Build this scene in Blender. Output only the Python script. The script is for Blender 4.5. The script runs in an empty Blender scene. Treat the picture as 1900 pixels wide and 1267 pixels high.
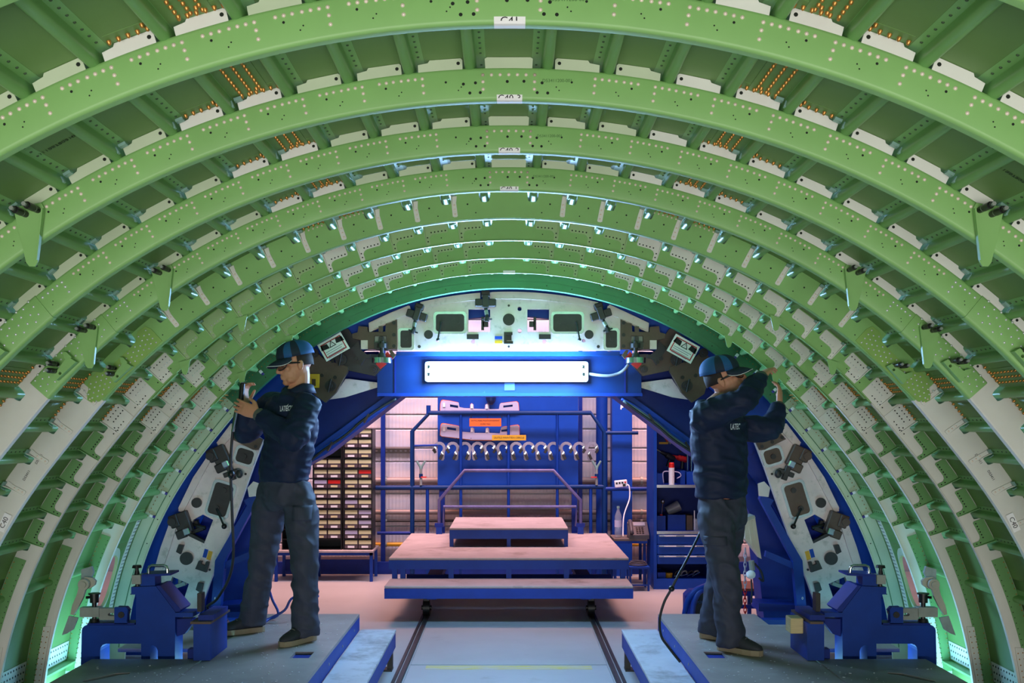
import bpy, bmesh, math, random
from mathutils import Vector, Matrix, noise
from mathutils.geometry import tessellate_polygon
from mathutils.bvhtree import BVHTree

random.seed(7)
SC = bpy.context.scene
COL = SC.collection

# ---------------------------------------------------------------- camera
CX, CY, FPX, HC = 944.0, 790.0, 1836.0, 1.61      # principal point, focal length (px of 1900), eye height
cam_d = bpy.data.cameras.new('camera')
cam_d.sensor_width = 36.0
cam_d.lens = FPX / 1900.0 * 36.0
cam_d.shift_x = (950.0 - CX) / 1900.0
cam_d.shift_y = (CY - 633.5) / 1900.0
cam_d.clip_start = 0.05
cam = bpy.data.objects.new('camera', cam_d)
cam.location = (0, 0, HC)
cam.rotation_euler = (math.radians(90), 0, 0)
COL.objects.link(cam)
SC.camera = cam

# ---------------------------------------------------------------- world, lights, exposure
W = bpy.data.worlds.new('hall_ambience')
SC.world = W
W.use_nodes = True
bg = W.node_tree.nodes['Background']
bg.inputs[0].default_value = (0.62, 0.80, 1.0, 1)
bg.inputs[1].default_value = 0.14

def area(name, loc, target, size, size_y, power, color, spread=180):
    d = bpy.data.lights.new(name, 'AREA')
    d.shape = 'RECTANGLE'; d.size = size; d.size_y = size_y
    d.energy = power; d.color = color; d.spread = math.radians(spread)
    o = bpy.data.objects.new(name, d)
    o.location = loc
    v = Vector(target) - Vector(loc)
    o.rotation_euler = v.to_track_quat('-Z', 'Y').to_euler()
    COL.objects.link(o)
    return o

# added frontal fill, low behind the camera, standing in for light from the hall
area('low_front_fill', (0, -2.2, 0.55), (0, 4.0, 2.3), 4.6, 0.9, 185, (1.0, 0.97, 0.90))
# cool strip lamps hanging under the belly on both sides of the work platforms
for s in (-1, 1):
    area('belly_light', (s * 2.42, 5.75, 0.05), (s * 2.58, 5.75, 0.9), 0.14, 1.9, 22, (0.28, 0.80, 1.0))
# warm sodium lamps high over the workshop behind the section
for s in (-1, 1):
    area('workshop_light', (s * 1.9, 9.9, 4.8), (s * 1.7, 10.0, 0.0), 1.2, 1.2, 46, (1.0, 0.42, 0.28), 75)
area('workshop_light', (0, 8.9, 4.6), (0, 10.9, 1.6), 5.0, 0.7, 105, (1.0, 0.78, 0.98), 100)  # added lilac wash aimed at the back wall to brighten its cladding

SC.view_settings.view_transform = 'Standard'
SC.view_settings.look = 'None'
SC.view_settings.gamma = 1.0
SC.view_settings.use_curve_mapping = False
SC.view_settings.exposure = 0.0

# ---------------------------------------------------------------- helpers
def P(px, py, d):
    """pixel of the 1900x1267 frame at distance d along the section's axis -> point in the hall"""
    return Vector(((px - CX) / FPX * d, d, HC - (py - CY) / FPX * d))

def S(r, g, b):
    f = lambda c: (c / 12.92) if c <= 0.04045 else ((c + 0.055) / 1.055) ** 2.4
    return (f(r / 255), f(g / 255), f(b / 255), 1)

MATS = {}
def mat(name, col, rough=0.5, metal=0.0, var=0.12, scale=6.0, bump=0.0, bscale=60.0, spec=0.5, emit=0, alpha=None, stretch=None, dirt=None):
    if name in MATS: return MATS[name]
    m = bpy.data.materials.new(name); m.use_nodes = True
    nt = m.node_tree; b = nt.nodes['Principled BSDF']
    b.inputs['Roughness'].default_value = rough
    b.inputs['Metallic'].default_value = metal
    b.inputs['Specular IOR Level'].default_value = spec
    if emit:
        b.inputs['Base Color'].default_value = col
        b.inputs['Emission Color'].default_value = col
        b.inputs['Emission Strength'].default_value = emit
    else:
        tc = nt.nodes.new('ShaderNodeTexCoord')
        mp = nt.nodes.new('ShaderNodeMapping')
        if stretch: mp.inputs['Scale'].default_value = stretch
        nt.links.new(tc.outputs['Object'], mp.inputs['Vector'])
        nz = nt.nodes.new('ShaderNodeTexNoise')
        nz.inputs['Scale'].default_value = scale
        nz.inputs['Detail'].default_value = 5
        nz.inputs['Roughness'].default_value = 0.6
        nt.links.new(mp.outputs[0], nz.inputs['Vector'])
        rp = nt.nodes.new('ShaderNodeValToRGB')
        rp.color_ramp.elements[0].position = 0.3; rp.color_ramp.elements[1].position = 0.7
        lo = [max(0, c * (1 - var)) for c in col[:3]] + [1]
        hi = [min(1, c * (1 + var)) for c in col[:3]] + [1]
        rp.color_ramp.elements[0].color = lo; rp.color_ramp.elements[1].color = hi
        nt.links.new(nz.outputs['Fac'], rp.inputs['Fac'])
        out = rp.outputs['Color']
        if dirt:
            dcol, dscale, d0, d1 = dirt
            n2 = nt.nodes.new('ShaderNodeTexNoise'); n2.inputs['Scale'].default_value = dscale
            n2.inputs['Detail'].default_value = 8; n2.inputs['Roughness'].default_value = 0.7
            nt.links.new(mp.outputs[0], n2.inputs['Vector'])
            r2 = nt.nodes.new('ShaderNodeValToRGB')
            r2.color_ramp.elements[0].position = d0; r2.color_ramp.elements[1].position = d1
            nt.links.new(n2.outputs['Fac'], r2.inputs['Fac'])
            mx = nt.nodes.new('ShaderNodeMix'); mx.data_type = 'RGBA'
            nt.links.new(r2.outputs['Color'], mx.inputs['Factor'])
            nt.links.new(out, mx.inputs['A']); mx.inputs['B'].default_value = dcol
            out = mx.outputs['Result']
        nt.links.new(out, b.inputs['Base Color'])
        if bump:
            n3 = nt.nodes.new('ShaderNodeTexNoise'); n3.inputs['Scale'].default_value = bscale
            n3.inputs['Detail'].default_value = 4
            nt.links.new(mp.outputs[0], n3.inputs['Vector'])
            bp = nt.nodes.new('ShaderNodeBump'); bp.inputs['Strength'].default_value = bump
            bp.inputs['Distance'].default_value = 0.01
            nt.links.new(n3.outputs['Fac'], bp.inputs['Height'])
            nt.links.new(bp.outputs['Normal'], b.inputs['Normal'])
    if alpha is not None:
        b.inputs['Alpha'].default_value = alpha
    MATS[name] = m
    return m

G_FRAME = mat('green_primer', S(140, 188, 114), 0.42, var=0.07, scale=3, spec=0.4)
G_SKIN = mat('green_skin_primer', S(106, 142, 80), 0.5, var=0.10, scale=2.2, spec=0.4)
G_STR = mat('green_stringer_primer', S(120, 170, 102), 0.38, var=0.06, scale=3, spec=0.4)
G_TIE = mat('green_tie_primer', S(164, 194, 140), 0.5, var=0.06, scale=5)
G_DARK = mat('green_lower_tie_primer', S(116, 164, 104), 0.45, var=0.08, scale=5)
G_PALE = mat('pale_green_primer', S(200, 212, 184), 0.5, var=0.05, scale=5)
G_END = mat('green_end_frame_primer', S(52, 118, 78), 0.42, var=0.06, scale=3)
WHT = mat('white_frame_paint', S(226, 224, 217), 0.45, var=0.05, scale=4)
WHT_TIE = mat('white_tie_paint', S(232, 231, 226), 0.5, var=0.05, scale=6)
GOLD = mat('gold_fastener', S(196, 138, 70), 0.35, 0.6, var=0.15, scale=30)
PINK = mat('rivet_head', S(236, 218, 204), 0.35, 0.1, var=0.1, scale=30)
SILV = mat('bright_rivet', S(226, 232, 232), 0.25, 0.5, var=0.08, scale=30)
DARKG = mat('dark_stringer_rivet', S(62, 84, 56), 0.5, var=0.1, scale=30)
HOLE = mat('drilled_hole_black', S(22, 30, 22), 0.8, var=0.1)
LBLUE = mat('clear_anodised_clip', S(140, 176, 170), 0.4, 0.3, var=0.1, scale=20)
BLUE = mat('blue_paint', S(10, 58, 150), 0.5, spec=0.3, var=0.16, scale=5, bump=0.05, bscale=30)
BLUE_D = mat('dark_blue_paint', S(12, 44, 134), 0.5, spec=0.3, var=0.16, scale=5, dirt=(S(16, 26, 70), 9, 0.62, 0.8))
BLUE_B = mat('bright_blue_paint', S(12, 70, 172), 0.5, spec=0.3, var=0.1, scale=4)
BLUE_W = mat('worn_blue_paint', S(4, 50, 108), 0.5, spec=0.25, var=0.15, scale=4, dirt=(S(70, 100, 140), 7, 0.66, 0.74))
ALU = mat('aluminium_plate', S(224, 208, 204), 0.45, 0.1, var=0.12, scale=5, bump=0.04, bscale=40, dirt=(S(150, 146, 132), 12, 0.55, 0.8))
ALU2 = mat('bright_aluminium', S(214, 216, 216), 0.25, 0.8, var=0.08, scale=8)
STEEL = mat('grey_steel', S(150, 156, 150), 0.5, 0.2, var=0.15, scale=9)
BROWN = mat('browned_steel', S(92, 76, 66), 0.5, 0.35, var=0.22, scale=7, bump=0.04)
BLACKM = mat('blackened_steel', S(52, 50, 50), 0.45, 0.3, var=0.2, scale=12)
BLACK = mat('black_plastic', S(20, 20, 22), 0.4, var=0.15, scale=12)
CHROME = mat('chrome', S(220, 222, 224), 0.15, 1.0, var=0.04)
RED = mat('red_paint', S(226, 30, 26), 0.45, var=0.06)
ORANGE = mat('orange_plastic', S(236, 110, 40), 0.45, var=0.06)
YELL = mat('yellow_paint', S(226, 170, 30), 0.45, var=0.1)
PAPER = mat('white_paper', S(252, 250, 252), 0.55, var=0.03)
PAPERY = mat('cream_card', S(228, 220, 168), 0.55, var=0.05, scale=20)
INK = mat('black_ink', S(24, 24, 28), 0.7, var=0.05)
WOODTOP = mat('worn_deck_board', S(178, 166, 166), 0.55, var=0.12, scale=5, bump=0.05, dirt=(S(120, 104, 92), 3, 0.55, 0.78))
WOODEDGE = mat('raw_board_edge', S(150, 118, 90), 0.7, var=0.25, scale=30)
DECK = mat('steel_deck_plate', S(152, 142, 136), 0.5, 0.1, var=0.14, scale=4, bump=0.05, dirt=(S(176, 182, 186), 5, 0.6, 0.8))
FLOORM = mat('painted_concrete', S(178, 177, 178), 0.42, var=0.07, scale=1.6, bump=0.03, dirt=(S(140, 134, 128), 2.5, 0.62, 0.85))
CLAD = mat('pale_cladding', S(222, 214, 220), 0.45, var=0.06, scale=2, stretch=(1, 1, 6))
NAVY = mat('navy_work_cloth', S(28, 38, 66), 0.62, var=0.12, scale=10, bump=0.08, bscale=500, spec=0.25)
GREYC = mat('grey_work_cloth', S(60, 64, 80), 0.65, var=0.12, scale=10, bump=0.08, bscale=500, spec=0.25)
CUFF = mat('grey_rib_knit', S(104, 106, 100), 0.85, var=0.1, scale=40)
CAPB = mat('blue_cap_cloth', S(28, 84, 140), 0.75, var=0.1, scale=10)
CAPD = mat('dark_cap_cloth', S(22, 36, 58), 0.75, var=0.1, scale=10)
SKINT = mat('skin', S(202, 142, 112), 0.5, var=0.06, scale=9, spec=0.35)
SOLE = mat('tan_rubber', S(150, 136, 112), 0.7, var=0.1)
SHOEM = mat('dark_shoe_cloth', S(46, 50, 58), 0.7, var=0.15, scale=20)
LENS = mat('smoked_lens', S(50, 40, 38), 0.08, var=0.02, alpha=0.55)
CLEAR = mat('clear_plastic', S(190, 200, 215), 0.12, var=0.03, alpha=0.35)
LILAC = mat('lilac_plastic', S(198, 188, 214), 0.4, var=0.05)
SMOKE = mat('smoky_drawer_plastic', S(96, 80, 86), 0.25, var=0.08, scale=10)
PIPE = mat('grey_pipe', S(150, 136, 132), 0.5, 0.2, var=0.12, scale=6)
CABLE = mat('dark_cable', S(34, 36, 44), 0.5, var=0.1)
GREYCAB = mat('grey_cable', S(140, 142, 146), 0.5, var=0.08)
BHOSE = mat('blue_hose', S(30, 60, 150), 0.4, var=0.1)
GLOW = mat('fluorescent_diffuser', (0.32, 0.58, 1.0, 1), emit=190)

BASE = {}          # location of the empties
def empty(name, loc, label=None, cat=None, group=None, parent=None):
    o = bpy.data.objects.new(name, None); COL.objects.link(o)
    o.location = loc; o.empty_display_size = 0.1
    BASE[o.name] = Vector(loc)
    if parent: setparent(o, parent)
    if label: tag(o, label, cat, group)
    return o

def tag(o, label, cat=None, group=None, kind=None):
    if label: o['label'] = label
    if cat: o['category'] = cat
    if group: o['group'] = group
    if kind: o['kind'] = kind
    return o

def setparent(o, p):
    o.parent = p
    b = BASE.get(p.name)
    if b is not None: o.matrix_parent_inverse = Matrix.Translation(-b)

def link(name, me, parent=None, loc=None, mats=None):
    o = bpy.data.objects.new(name, me); COL.objects.link(o)
    if loc is not None:
        o.location = loc
        BASE[o.name] = Vector(loc)
    if parent: setparent(o, parent)
    return o

def mesh(name, v, f, m, smooth=False, fm=None):
    me = bpy.data.meshes.new(name)
    me.from_pydata([tuple(p) for p in v], [], f)
    for x in (m if isinstance(m, (list, tuple)) else [m]): me.materials.append(x)
    if fm: me.polygons.foreach_set('material_index', fm)
    if smooth: me.shade_smooth() if smooth is True else me.set_sharp_from_angle(angle=math.radians(smooth))
    me.update()
    return me

def perp(d):
    d = Vector(d).normalized()
    u = d.cross(Vector((0, 0, 1)))
    if u.length < 1e-4: u = d.cross(Vector((0, 1, 0)))
    u.normalize()
    return u, d.cross(u).normalized()

class MB:
    def __init__(s): s.v = []; s.f = []; s.m = []; s.k = 0
    def _f(s, fs):
        s.f += fs; s.m += [s.k] * len(fs)
    def box(s, c, h, R=None):
        n = len(s.v); c = Vector(c)
        for i in (-1, 1):
            for j in (-1, 1):
                for k in (-1, 1):
                    p = Vector((i * h[0], j * h[1], k * h[2]))
                    if R: p = R @ p
                    s.v.append(c + p)
        s._f([[n + a for a in q] for q in ((0, 1, 3, 2), (4, 6, 7, 5), (0, 4, 5, 1), (2, 3, 7, 6), (0, 2, 6, 4), (1, 5, 7, 3))])
        return s
    def bb(s, x0, x1, y0, y1, z0, z1):
        return s.box(((x0 + x1) / 2, (y0 + y1) / 2, (z0 + z1) / 2), (abs(x1 - x0) / 2, abs(y1 - y0) / 2, abs(z1 - z0) / 2))
    def cham(s, c, h, b=0.004, R=None):
        """box with bevelled edges"""
        c = Vector(c); n = len(s.v); idx = {}
        hx, hy, hz = h; b = min(b, hx * .9, hy * .9, hz * .9)
        for i in (-1, 1):
            for j in (-1, 1):
                for k in (-1, 1):
                    for ax, q in enumerate(((i * hx, j * (hy - b), k * (hz - b)), (i * (hx - b), j * hy, k * (hz - b)), (i * (hx - b), j * (hy - b), k * hz))):
                        p = Vector(q)
                        if R: p = R @ p
                        idx[(i, j, k, ax)] = len(s.v); s.v.append(c + p)
        fs = []
        def add(q):
            fs.append(q)
        for sg in (-1, 1):
            fx = [idx[(sg, -1, -1, 0)], idx[(sg, 1, -1, 0)], idx[(sg, 1, 1, 0)], idx[(sg, -1, 1, 0)]]
            fy = [idx[(-1, sg, -1, 1)], idx[(-1, sg, 1, 1)], idx[(1, sg, 1, 1)], idx[(1, sg, -1, 1)]]
            fz = [idx[(-1, -1, sg, 2)], idx[(1, -1, sg, 2)], idx[(1, 1, sg, 2)], idx[(-1, 1, sg, 2)]]
            for q in (fx, fy, fz): add(q if sg > 0 else q[::-1])
        for a in (-1, 1):
            for c2 in (-1, 1):
                add([idx[(a, c2, -1, 0)], idx[(a, c2, 1, 0)], idx[(a, c2, 1, 1)], idx[(a, c2, -1, 1)]])
                add([idx[(a, -1, c2, 0)], idx[(a, 1, c2, 0)], idx[(a, 1, c2, 2)], idx[(a, -1, c2, 2)]])
                add([idx[(-1, a, c2, 1)], idx[(1, a, c2, 1)], idx[(1, a, c2, 2)], idx[(-1, a, c2, 2)]])
                for d in (-1, 1):
                    add([idx[(a, c2, d, 0)], idx[(a, c2, d, 1)], idx[(a, c2, d, 2)]])
        s._f(fs)
        return s
    def tube(s, pts, r, n=8, cap=True, smooth=False):
        pts = [Vector(p) for p in pts]
        rs = r if isinstance(r, (list, tuple)) else [r] * len(pts)
        if smooth: pts, rs = spline(pts, rs, smooth)
        rings = []; u = None
        for i, p in enumerate(pts):
            a = pts[max(i - 1, 0)]; b = pts[min(i + 1, len(pts) - 1)]
            d = (b - a).normalized()
            if u is None: u, w = perp(d)
            else:
                u = (u - d * u.dot(d)).normalized(); w = d.cross(u)
            n0 = len(s.v)
            for k in range(n):
                t = 2 * math.pi * k / n
                s.v.append(p + (u * math.cos(t) + w * math.sin(t)) * rs[i])
            rings.append(n0)
        fs = []
        for a, b in zip(rings, rings[1:]):
            for k in range(n): fs.append([a + k, a + (k + 1) % n, b + (k + 1) % n, b + k])
        if cap:
            fs.append([rings[0] + k for k in range(n)][::-1]); fs.append([rings[-1] + k for k in range(n)])
        s._f(fs); return s
    def cyl(s, p0, p1, r, n=12, r1=None):
        return s.tube([p0, p1], [r, r if r1 is None else r1], n)
    def ell(s, c, r, R=None, nu=12, nv=8):
        c = Vector(c); n = len(s.v)
        if not isinstance(r, (list, tuple)): r = (r, r, r)
        for j in range(1, nv):
            t = math.pi * j / nv
            for i in range(nu):
                q = 2 * math.pi * i / nu
                p = Vector((r[0] * math.sin(t) * math.cos(q), r[1] * math.sin(t) * math.sin(q), r[2] * math.cos(t)))
                s.v.append(c + (R @ p if R else p))
        for z in (1, -1):
            p = Vector((0, 0, r[2] * z)); s.v.append(c + (R @ p if R else p))
        T = n + nu * (nv - 1); B = T + 1; fs = []
        for j in range(nv - 2):
            for i in range(nu):
                a = n + j * nu + i; b = n + j * nu + (i + 1) % nu
                fs.append([a, a + nu, b + nu, b])
        for i in range(nu):
            fs.append([T, n + i, n + (i + 1) % nu])
            o = n + (nv - 2) * nu
            fs.append([B, o + (i + 1) % nu, o + i])
        s._f(fs); return s
    def prism(s, outer, holes, a, b):
        """2D outline with holes; a, b map a 2D point to the two faces"""
        loops = [[Vector((p[0], p[1], 0)) for p in outer]] + [[Vector((p[0], p[1], 0)) for p in h] for h in holes]
        flat = [p for l in loops for p in l]
        tri = tessellate_polygon(loops)
        n = len(s.v); N = len(flat)
        s.v += [Vector(a(p.x, p.y)) for p in flat] + [Vector(b(p.x, p.y)) for p in flat]
        fs = [[n + i for i in t] for t in tri] + [[n + N + i for i in t][::-1] for t in tri]
        o = n
        for l in loops:
            L = len(l)
            for i in range(L): fs.append([o + i, o + (i + 1) % L, o + N + (i + 1) % L, o + N + i])
            o += L
        s._f(fs); return s
    def plate(s, px, d, t, holes=()):
        """outline given in photo pixels, standing upright at distance d, thickness t"""
        T = lambda l: [(P(x, y, d).x, P(x, y, d).z) for x, y in l]
        return s.prism(T(px), [T(h) for h in holes], lambda x, z: (x, d, z), lambda x, z: (x, d + t, z))
    def build(s, name, m, parent=None, smooth=False, loc=None, fix=True):
        v = s.v
        if loc is not None:
            L = Vector(loc); v = [Vector(p) - L for p in s.v]
        me = mesh(name, v, s.f, m, smooth, s.m if isinstance(m, (list, tuple)) else None)
        if fix:
            bm = bmesh.new(); bm.from_mesh(me)
            bmesh.ops.recalc_face_normals(bm, faces=bm.faces)
            bm.to_mesh(me); bm.free()
        return link(name, me, parent, loc)

def spline(pts, rs, k):
    out = []; ro = []; n = len(pts)
    for i in range(n - 1):
        p0 = pts[max(i - 1, 0)]; p1 = pts[i]; p2 = pts[i + 1]; p3 = pts[min(i + 2, n - 1)]
        for j in range(k):
            t = j / k
            out.append(0.5 * ((2 * p1) + (p2 - p0) * t + (2 * p0 - 5 * p1 + 4 * p2 - p3) * t * t + (3 * p1 - p0 - 3 * p2 + p3) * t ** 3))
            ro.append(rs[i] * (1 - t) + rs[i + 1] * t)
    return out + [pts[-1]], ro + [rs[-1]]

def rrect(x0, y0, x1, y1, r, n=4):
    o = []
    for cx, cy, a in ((x1 - r, y0 + r, -90), (x1 - r, y1 - r, 0), (x0 + r, y1 - r, 90), (x0 + r, y0 + r, 180)):
        for i in range(n + 1):
            t = math.radians(a + 90 * i / n)
            o.append((cx + r * math.cos(t), cy + r * math.sin(t)))
    return o
def circ(cx, cy, r, n=20):
    return [(cx + r * math.cos(2 * math.pi * i / n), cy + r * math.sin(2 * math.pi * i / n)) for i in range(n)]
def mirx(l): return [(2 * CX - x, y) for x, y in l][::-1]
def rot2(l, c, deg):
    t = math.radians(deg); a, b = math.cos(t), math.sin(t)
    return [(c[0] + (x - c[0]) * a - (y - c[1]) * b, c[1] + (x - c[0]) * b + (y - c[1]) * a) for x, y in l]

def textmesh(name, body, size, M, m, parent, align='CENTER', extrude=0.0, bold=0.0):
    cu = bpy.data.curves.new(name, 'FONT'); cu.body = body; cu.size = size
    cu.align_x = align; cu.align_y = 'CENTER'; cu.extrude = extrude; cu.resolution_u = 3; cu.offset = bold
    t = bpy.data.objects.new(name + '_t', cu); COL.objects.link(t)
    dg = bpy.context.evaluated_depsgraph_get()
    me = bpy.data.meshes.new_from_object(t.evaluated_get(dg))
    bpy.data.objects.remove(t); bpy.data.curves.remove(cu)
    me.transform(M); me.materials.clear(); me.materials.append(m)
    me.name = name
    return link(name, me, parent)
def facing(loc, right=(1, 0, 0), up=(0, 0, 1)):
    r = Vector(right).normalized(); u = Vector(up).normalized(); n = r.cross(u)
    M = Matrix((r, u, n)).transposed().to_4x4(); M.translation = Vector(loc)
    return M
# ================================================================ setting
fl = MB().bb(-7, 7, -3, 10.95, -0.12, 0.0).build('floor', FLOORM); tag(fl, 'pale painted concrete workshop floor', kind='structure')
sl = MB()
for x0, x1, y0, y1 in ((-0.66, 0.66, 5.02, 6.62), (-0.66, 0.66, 6.64, 7.84), (-0.66, 0.66, 3.3, 5.0)):
    o = MB().cham(((x0 + x1) / 2, (y0 + y1) / 2, 0.004), ((x1 - x0) / 2, (y1 - y0) / 2, 0.006), 0.004).build('floor_slab', FLOORM, fl)
# worn yellow marking along the joint of the slabs
ym = mat('worn_yellow_marking', S(214, 196, 70), 0.5, var=0.1, dirt=(S(196, 192, 190), 9, 0.42, 0.6), stretch=(0.6, 6, 1))
MB().bb(-0.55, 0.55, 6.50, 6.60, 0.010, 0.0112).build('floor_marking', ym, fl)
for s in (-1, 1):
    m = MB()
    m.bb(s * 0.672, s * 0.70, 2.5, 8.6, 0.0, 0.022); m.bb(s * 0.715, s * 0.735, 2.5, 8.6, 0.0, 0.012)
    m.build('floor_rail', BLACKM, fl)

# ================================================================ fuselage section
R0, HS, ZC = 2.406, 0.126, HC - 1.484
ZK = [1.763, 2.296, 2.830, 3.364, 3.904, 4.430, 4.973, 5.494, 6.022, 6.662]
def Rp(th):
    t = abs(th); k = 0.00433
    if t < 50: return R0
    if t < 58: return R0 + k * (t - 50) ** 2 / 16
    return R0 + k * (t - 54)
def Q(th, e, y):
    r = Rp(th) + e; a = math.radians(th)
    return Vector((r * math.sin(a), y, ZC + r * math.cos(a)))
def inward(th):
    a = math.radians(th); return Vector((-math.sin(a), 0, -math.cos(a)))
def frange(a, b, step):
    n = max(1, int(round(abs(b - a) / step))); return [a + (b - a) * i / n for i in range(n + 1)]

FUS = empty('fuselage_section', (0, 4.0, 0.0), 'green primed aircraft fuselage section arching over the whole workplace', 'fuselage')
STR = [2.25 + 3.97 * k for k in range(18)]          # stringer angles on either side of the crown

def sweep(poly, ths, name, m, parent, smooth=30):
    """closed profile [(e, y)] swept along the section"""
    v = []; f = []; n = len(poly)
    for th in ths: v += [Q(th, e, y) for e, y in poly]
    for i in range(len(ths) - 1):
        for j in range(n):
            a = i * n + j; b = i * n + (j + 1) % n
            f.append([a, b, b + n, a + n])
    f.append(list(range(n))[::-1]); f.append([(len(ths) - 1) * n + j for j in range(n)])
    b = MB(); b.v = v; b.f = f; b.m = [0] * len(f)
    return b.build(name, m, parent, smooth)
def sheet(mid, t):
    """polyline -> closed profile of thickness t"""
    out = []
    for i, p in enumerate(mid):
        a = mid[max(i - 1, 0)]; b = mid[min(i + 1, len(mid) - 1)]
        d = Vector((b[0] - a[0], b[1] - a[1])).normalized()
        out.append((p[0] + d.y * t, p[1] - d.x * t))
    return list(mid) + out[::-1]
def strip(ths, lo, hi, y, t, name, m, parent, mid=0.5):
    """upright sheet between radial offsets lo(th), hi(th)"""
    v = []; f = []
    for th in ths:
        a, b = lo(th), hi(th)
        v += [Q(th, a, y), Q(th, a + (b - a) * mid, y), Q(th, b, y), Q(th, b, y + t), Q(th, a + (b - a) * mid, y + t), Q(th, a, y + t)]
    for i in range(len(ths) - 1):
        for j in range(6):
            f.append([i * 6 + j, i * 6 + (j + 1) % 6, i * 6 + 6 + (j + 1) % 6, i * 6 + 6 + j])
    k = (len(ths) - 1) * 6
    f += [[0, 5, 4, 1], [1, 4, 3, 2], [k, k + 1, k + 4, k + 5], [k + 1, k + 2, k + 3, k + 4]]
    b = MB(); b.v = v; b.f = f; b.m = [0] * len(f)
    return b.build(name, m, parent, 30)
def polar(poly, y, t, name, m, parent, b=None):
    """(theta, e) outline as a thin plate at y .. y+t"""
    own = b is None
    b = b or MB()
    b.prism(poly, [], lambda th, e: Q(th, e, y), lambda th, e: Q(th, e, y + t))
    return b.build(name, m, parent) if own else b
def dome(b, p, n, r, h, seg=7):
    n = Vector(n); u, w = perp(n); p = Vector(p); k = len(b.v)
    for rr, hh in ((1.0, 0.0), (0.75, 0.7)):
        for i in range(seg):
            t = 2 * math.pi * i / seg
            b.v.append(p + (u * math.cos(t) + w * math.sin(t)) * r * rr + n * h * hh)
    b.v.append(p + n * h); T = k + 2 * seg
    fs = []
    for i in range(seg):
        j = (i + 1) % seg
        fs += [[k + i, k + j, k + seg + j, k + seg + i], [k + seg + i, k + seg + j, T]]
    b._f(fs)
def dot(b, p, n, r, seg=8):
    n = Vector(n); u, w = perp(n); p = Vector(p) + n * 0.0006; k = len(b.v)
    for i in range(seg):
        t = 2 * math.pi * i / seg
        b.v.append(p + (u * math.cos(t) + w * math.sin(t)) * r)
    b._f([[k + i for i in range(seg)]])
FRONT = Vector((0, -1, 0))

# ---- skin panels
WIN = [(8, 6.04, 6.645), (5, 4.45, 4.945)]
def skin_patch(t0, t1, s, name='skin_panel'):
    v = []; f = []
    ths = frange(t0, t1, 1.5); ys = [0.75] + ZK[:]; ys[-1] = 6.69
    ys = sorted(set(ys + [y for w in WIN for y in w[1:]]))
    def skip(ta, tb, ya, yb):
        return t1 > 80 and any(ta >= 73.9 and tb <= 85.1 and ya >= w[1] - .001 and yb <= w[2] + .001 for w in WIN)
    if t1 > 80: ths = frange(t0, 74, 1.5) + frange(74, 85, 1.1)[1:] + frange(85, t1, 1.5)[1:]
    idx = {}
    for i, th in enumerate(ths):
        for j, y in enumerate(ys): idx[i, j] = len(v); v.append(Q(s * th, HS, y))
    for i in range(len(ths) - 1):
        for j in range(len(ys) - 1):
            if skip(ths[i], ths[i + 1], ys[j], ys[j + 1]): continue
            f.append([idx[i, j], idx[i + 1, j], idx[i + 1, j + 1], idx[i, j + 1]])
    if t1 > 80:
        for w in WIN:
            N = 32; yc = (w[1] + w[2]) / 2; hy = (w[2] - w[1]) / 2; k = len(v)
            for i in range(N):
                a = 2 * math.pi * i / N; c, d = math.cos(a), math.sin(a)
                q = 1 / max(abs(c), abs(d))
                v.append(Q(s * (79.5 + 5.5 * c * q), HS, yc + hy * d * q))
                sq = (abs(c) ** 2.6 + abs(d) ** 2.6) ** (-1 / 2.6)
                v.append(Q(s * (79.5 + 3.9 * c * sq), HS, yc + 0.125 * d * sq))
            for i in range(N):
                a = k + 2 * i; b = k + 2 * ((i + 1) % N)
                f.append([a, b, b + 1, a + 1])
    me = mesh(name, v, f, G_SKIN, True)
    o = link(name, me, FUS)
    md = o.modifiers.new('thick', 'SOLIDIFY'); md.thickness = 0.004; md.offset = 0
    return o
skin_patch(-17.2, 17.2, 1)
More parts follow.
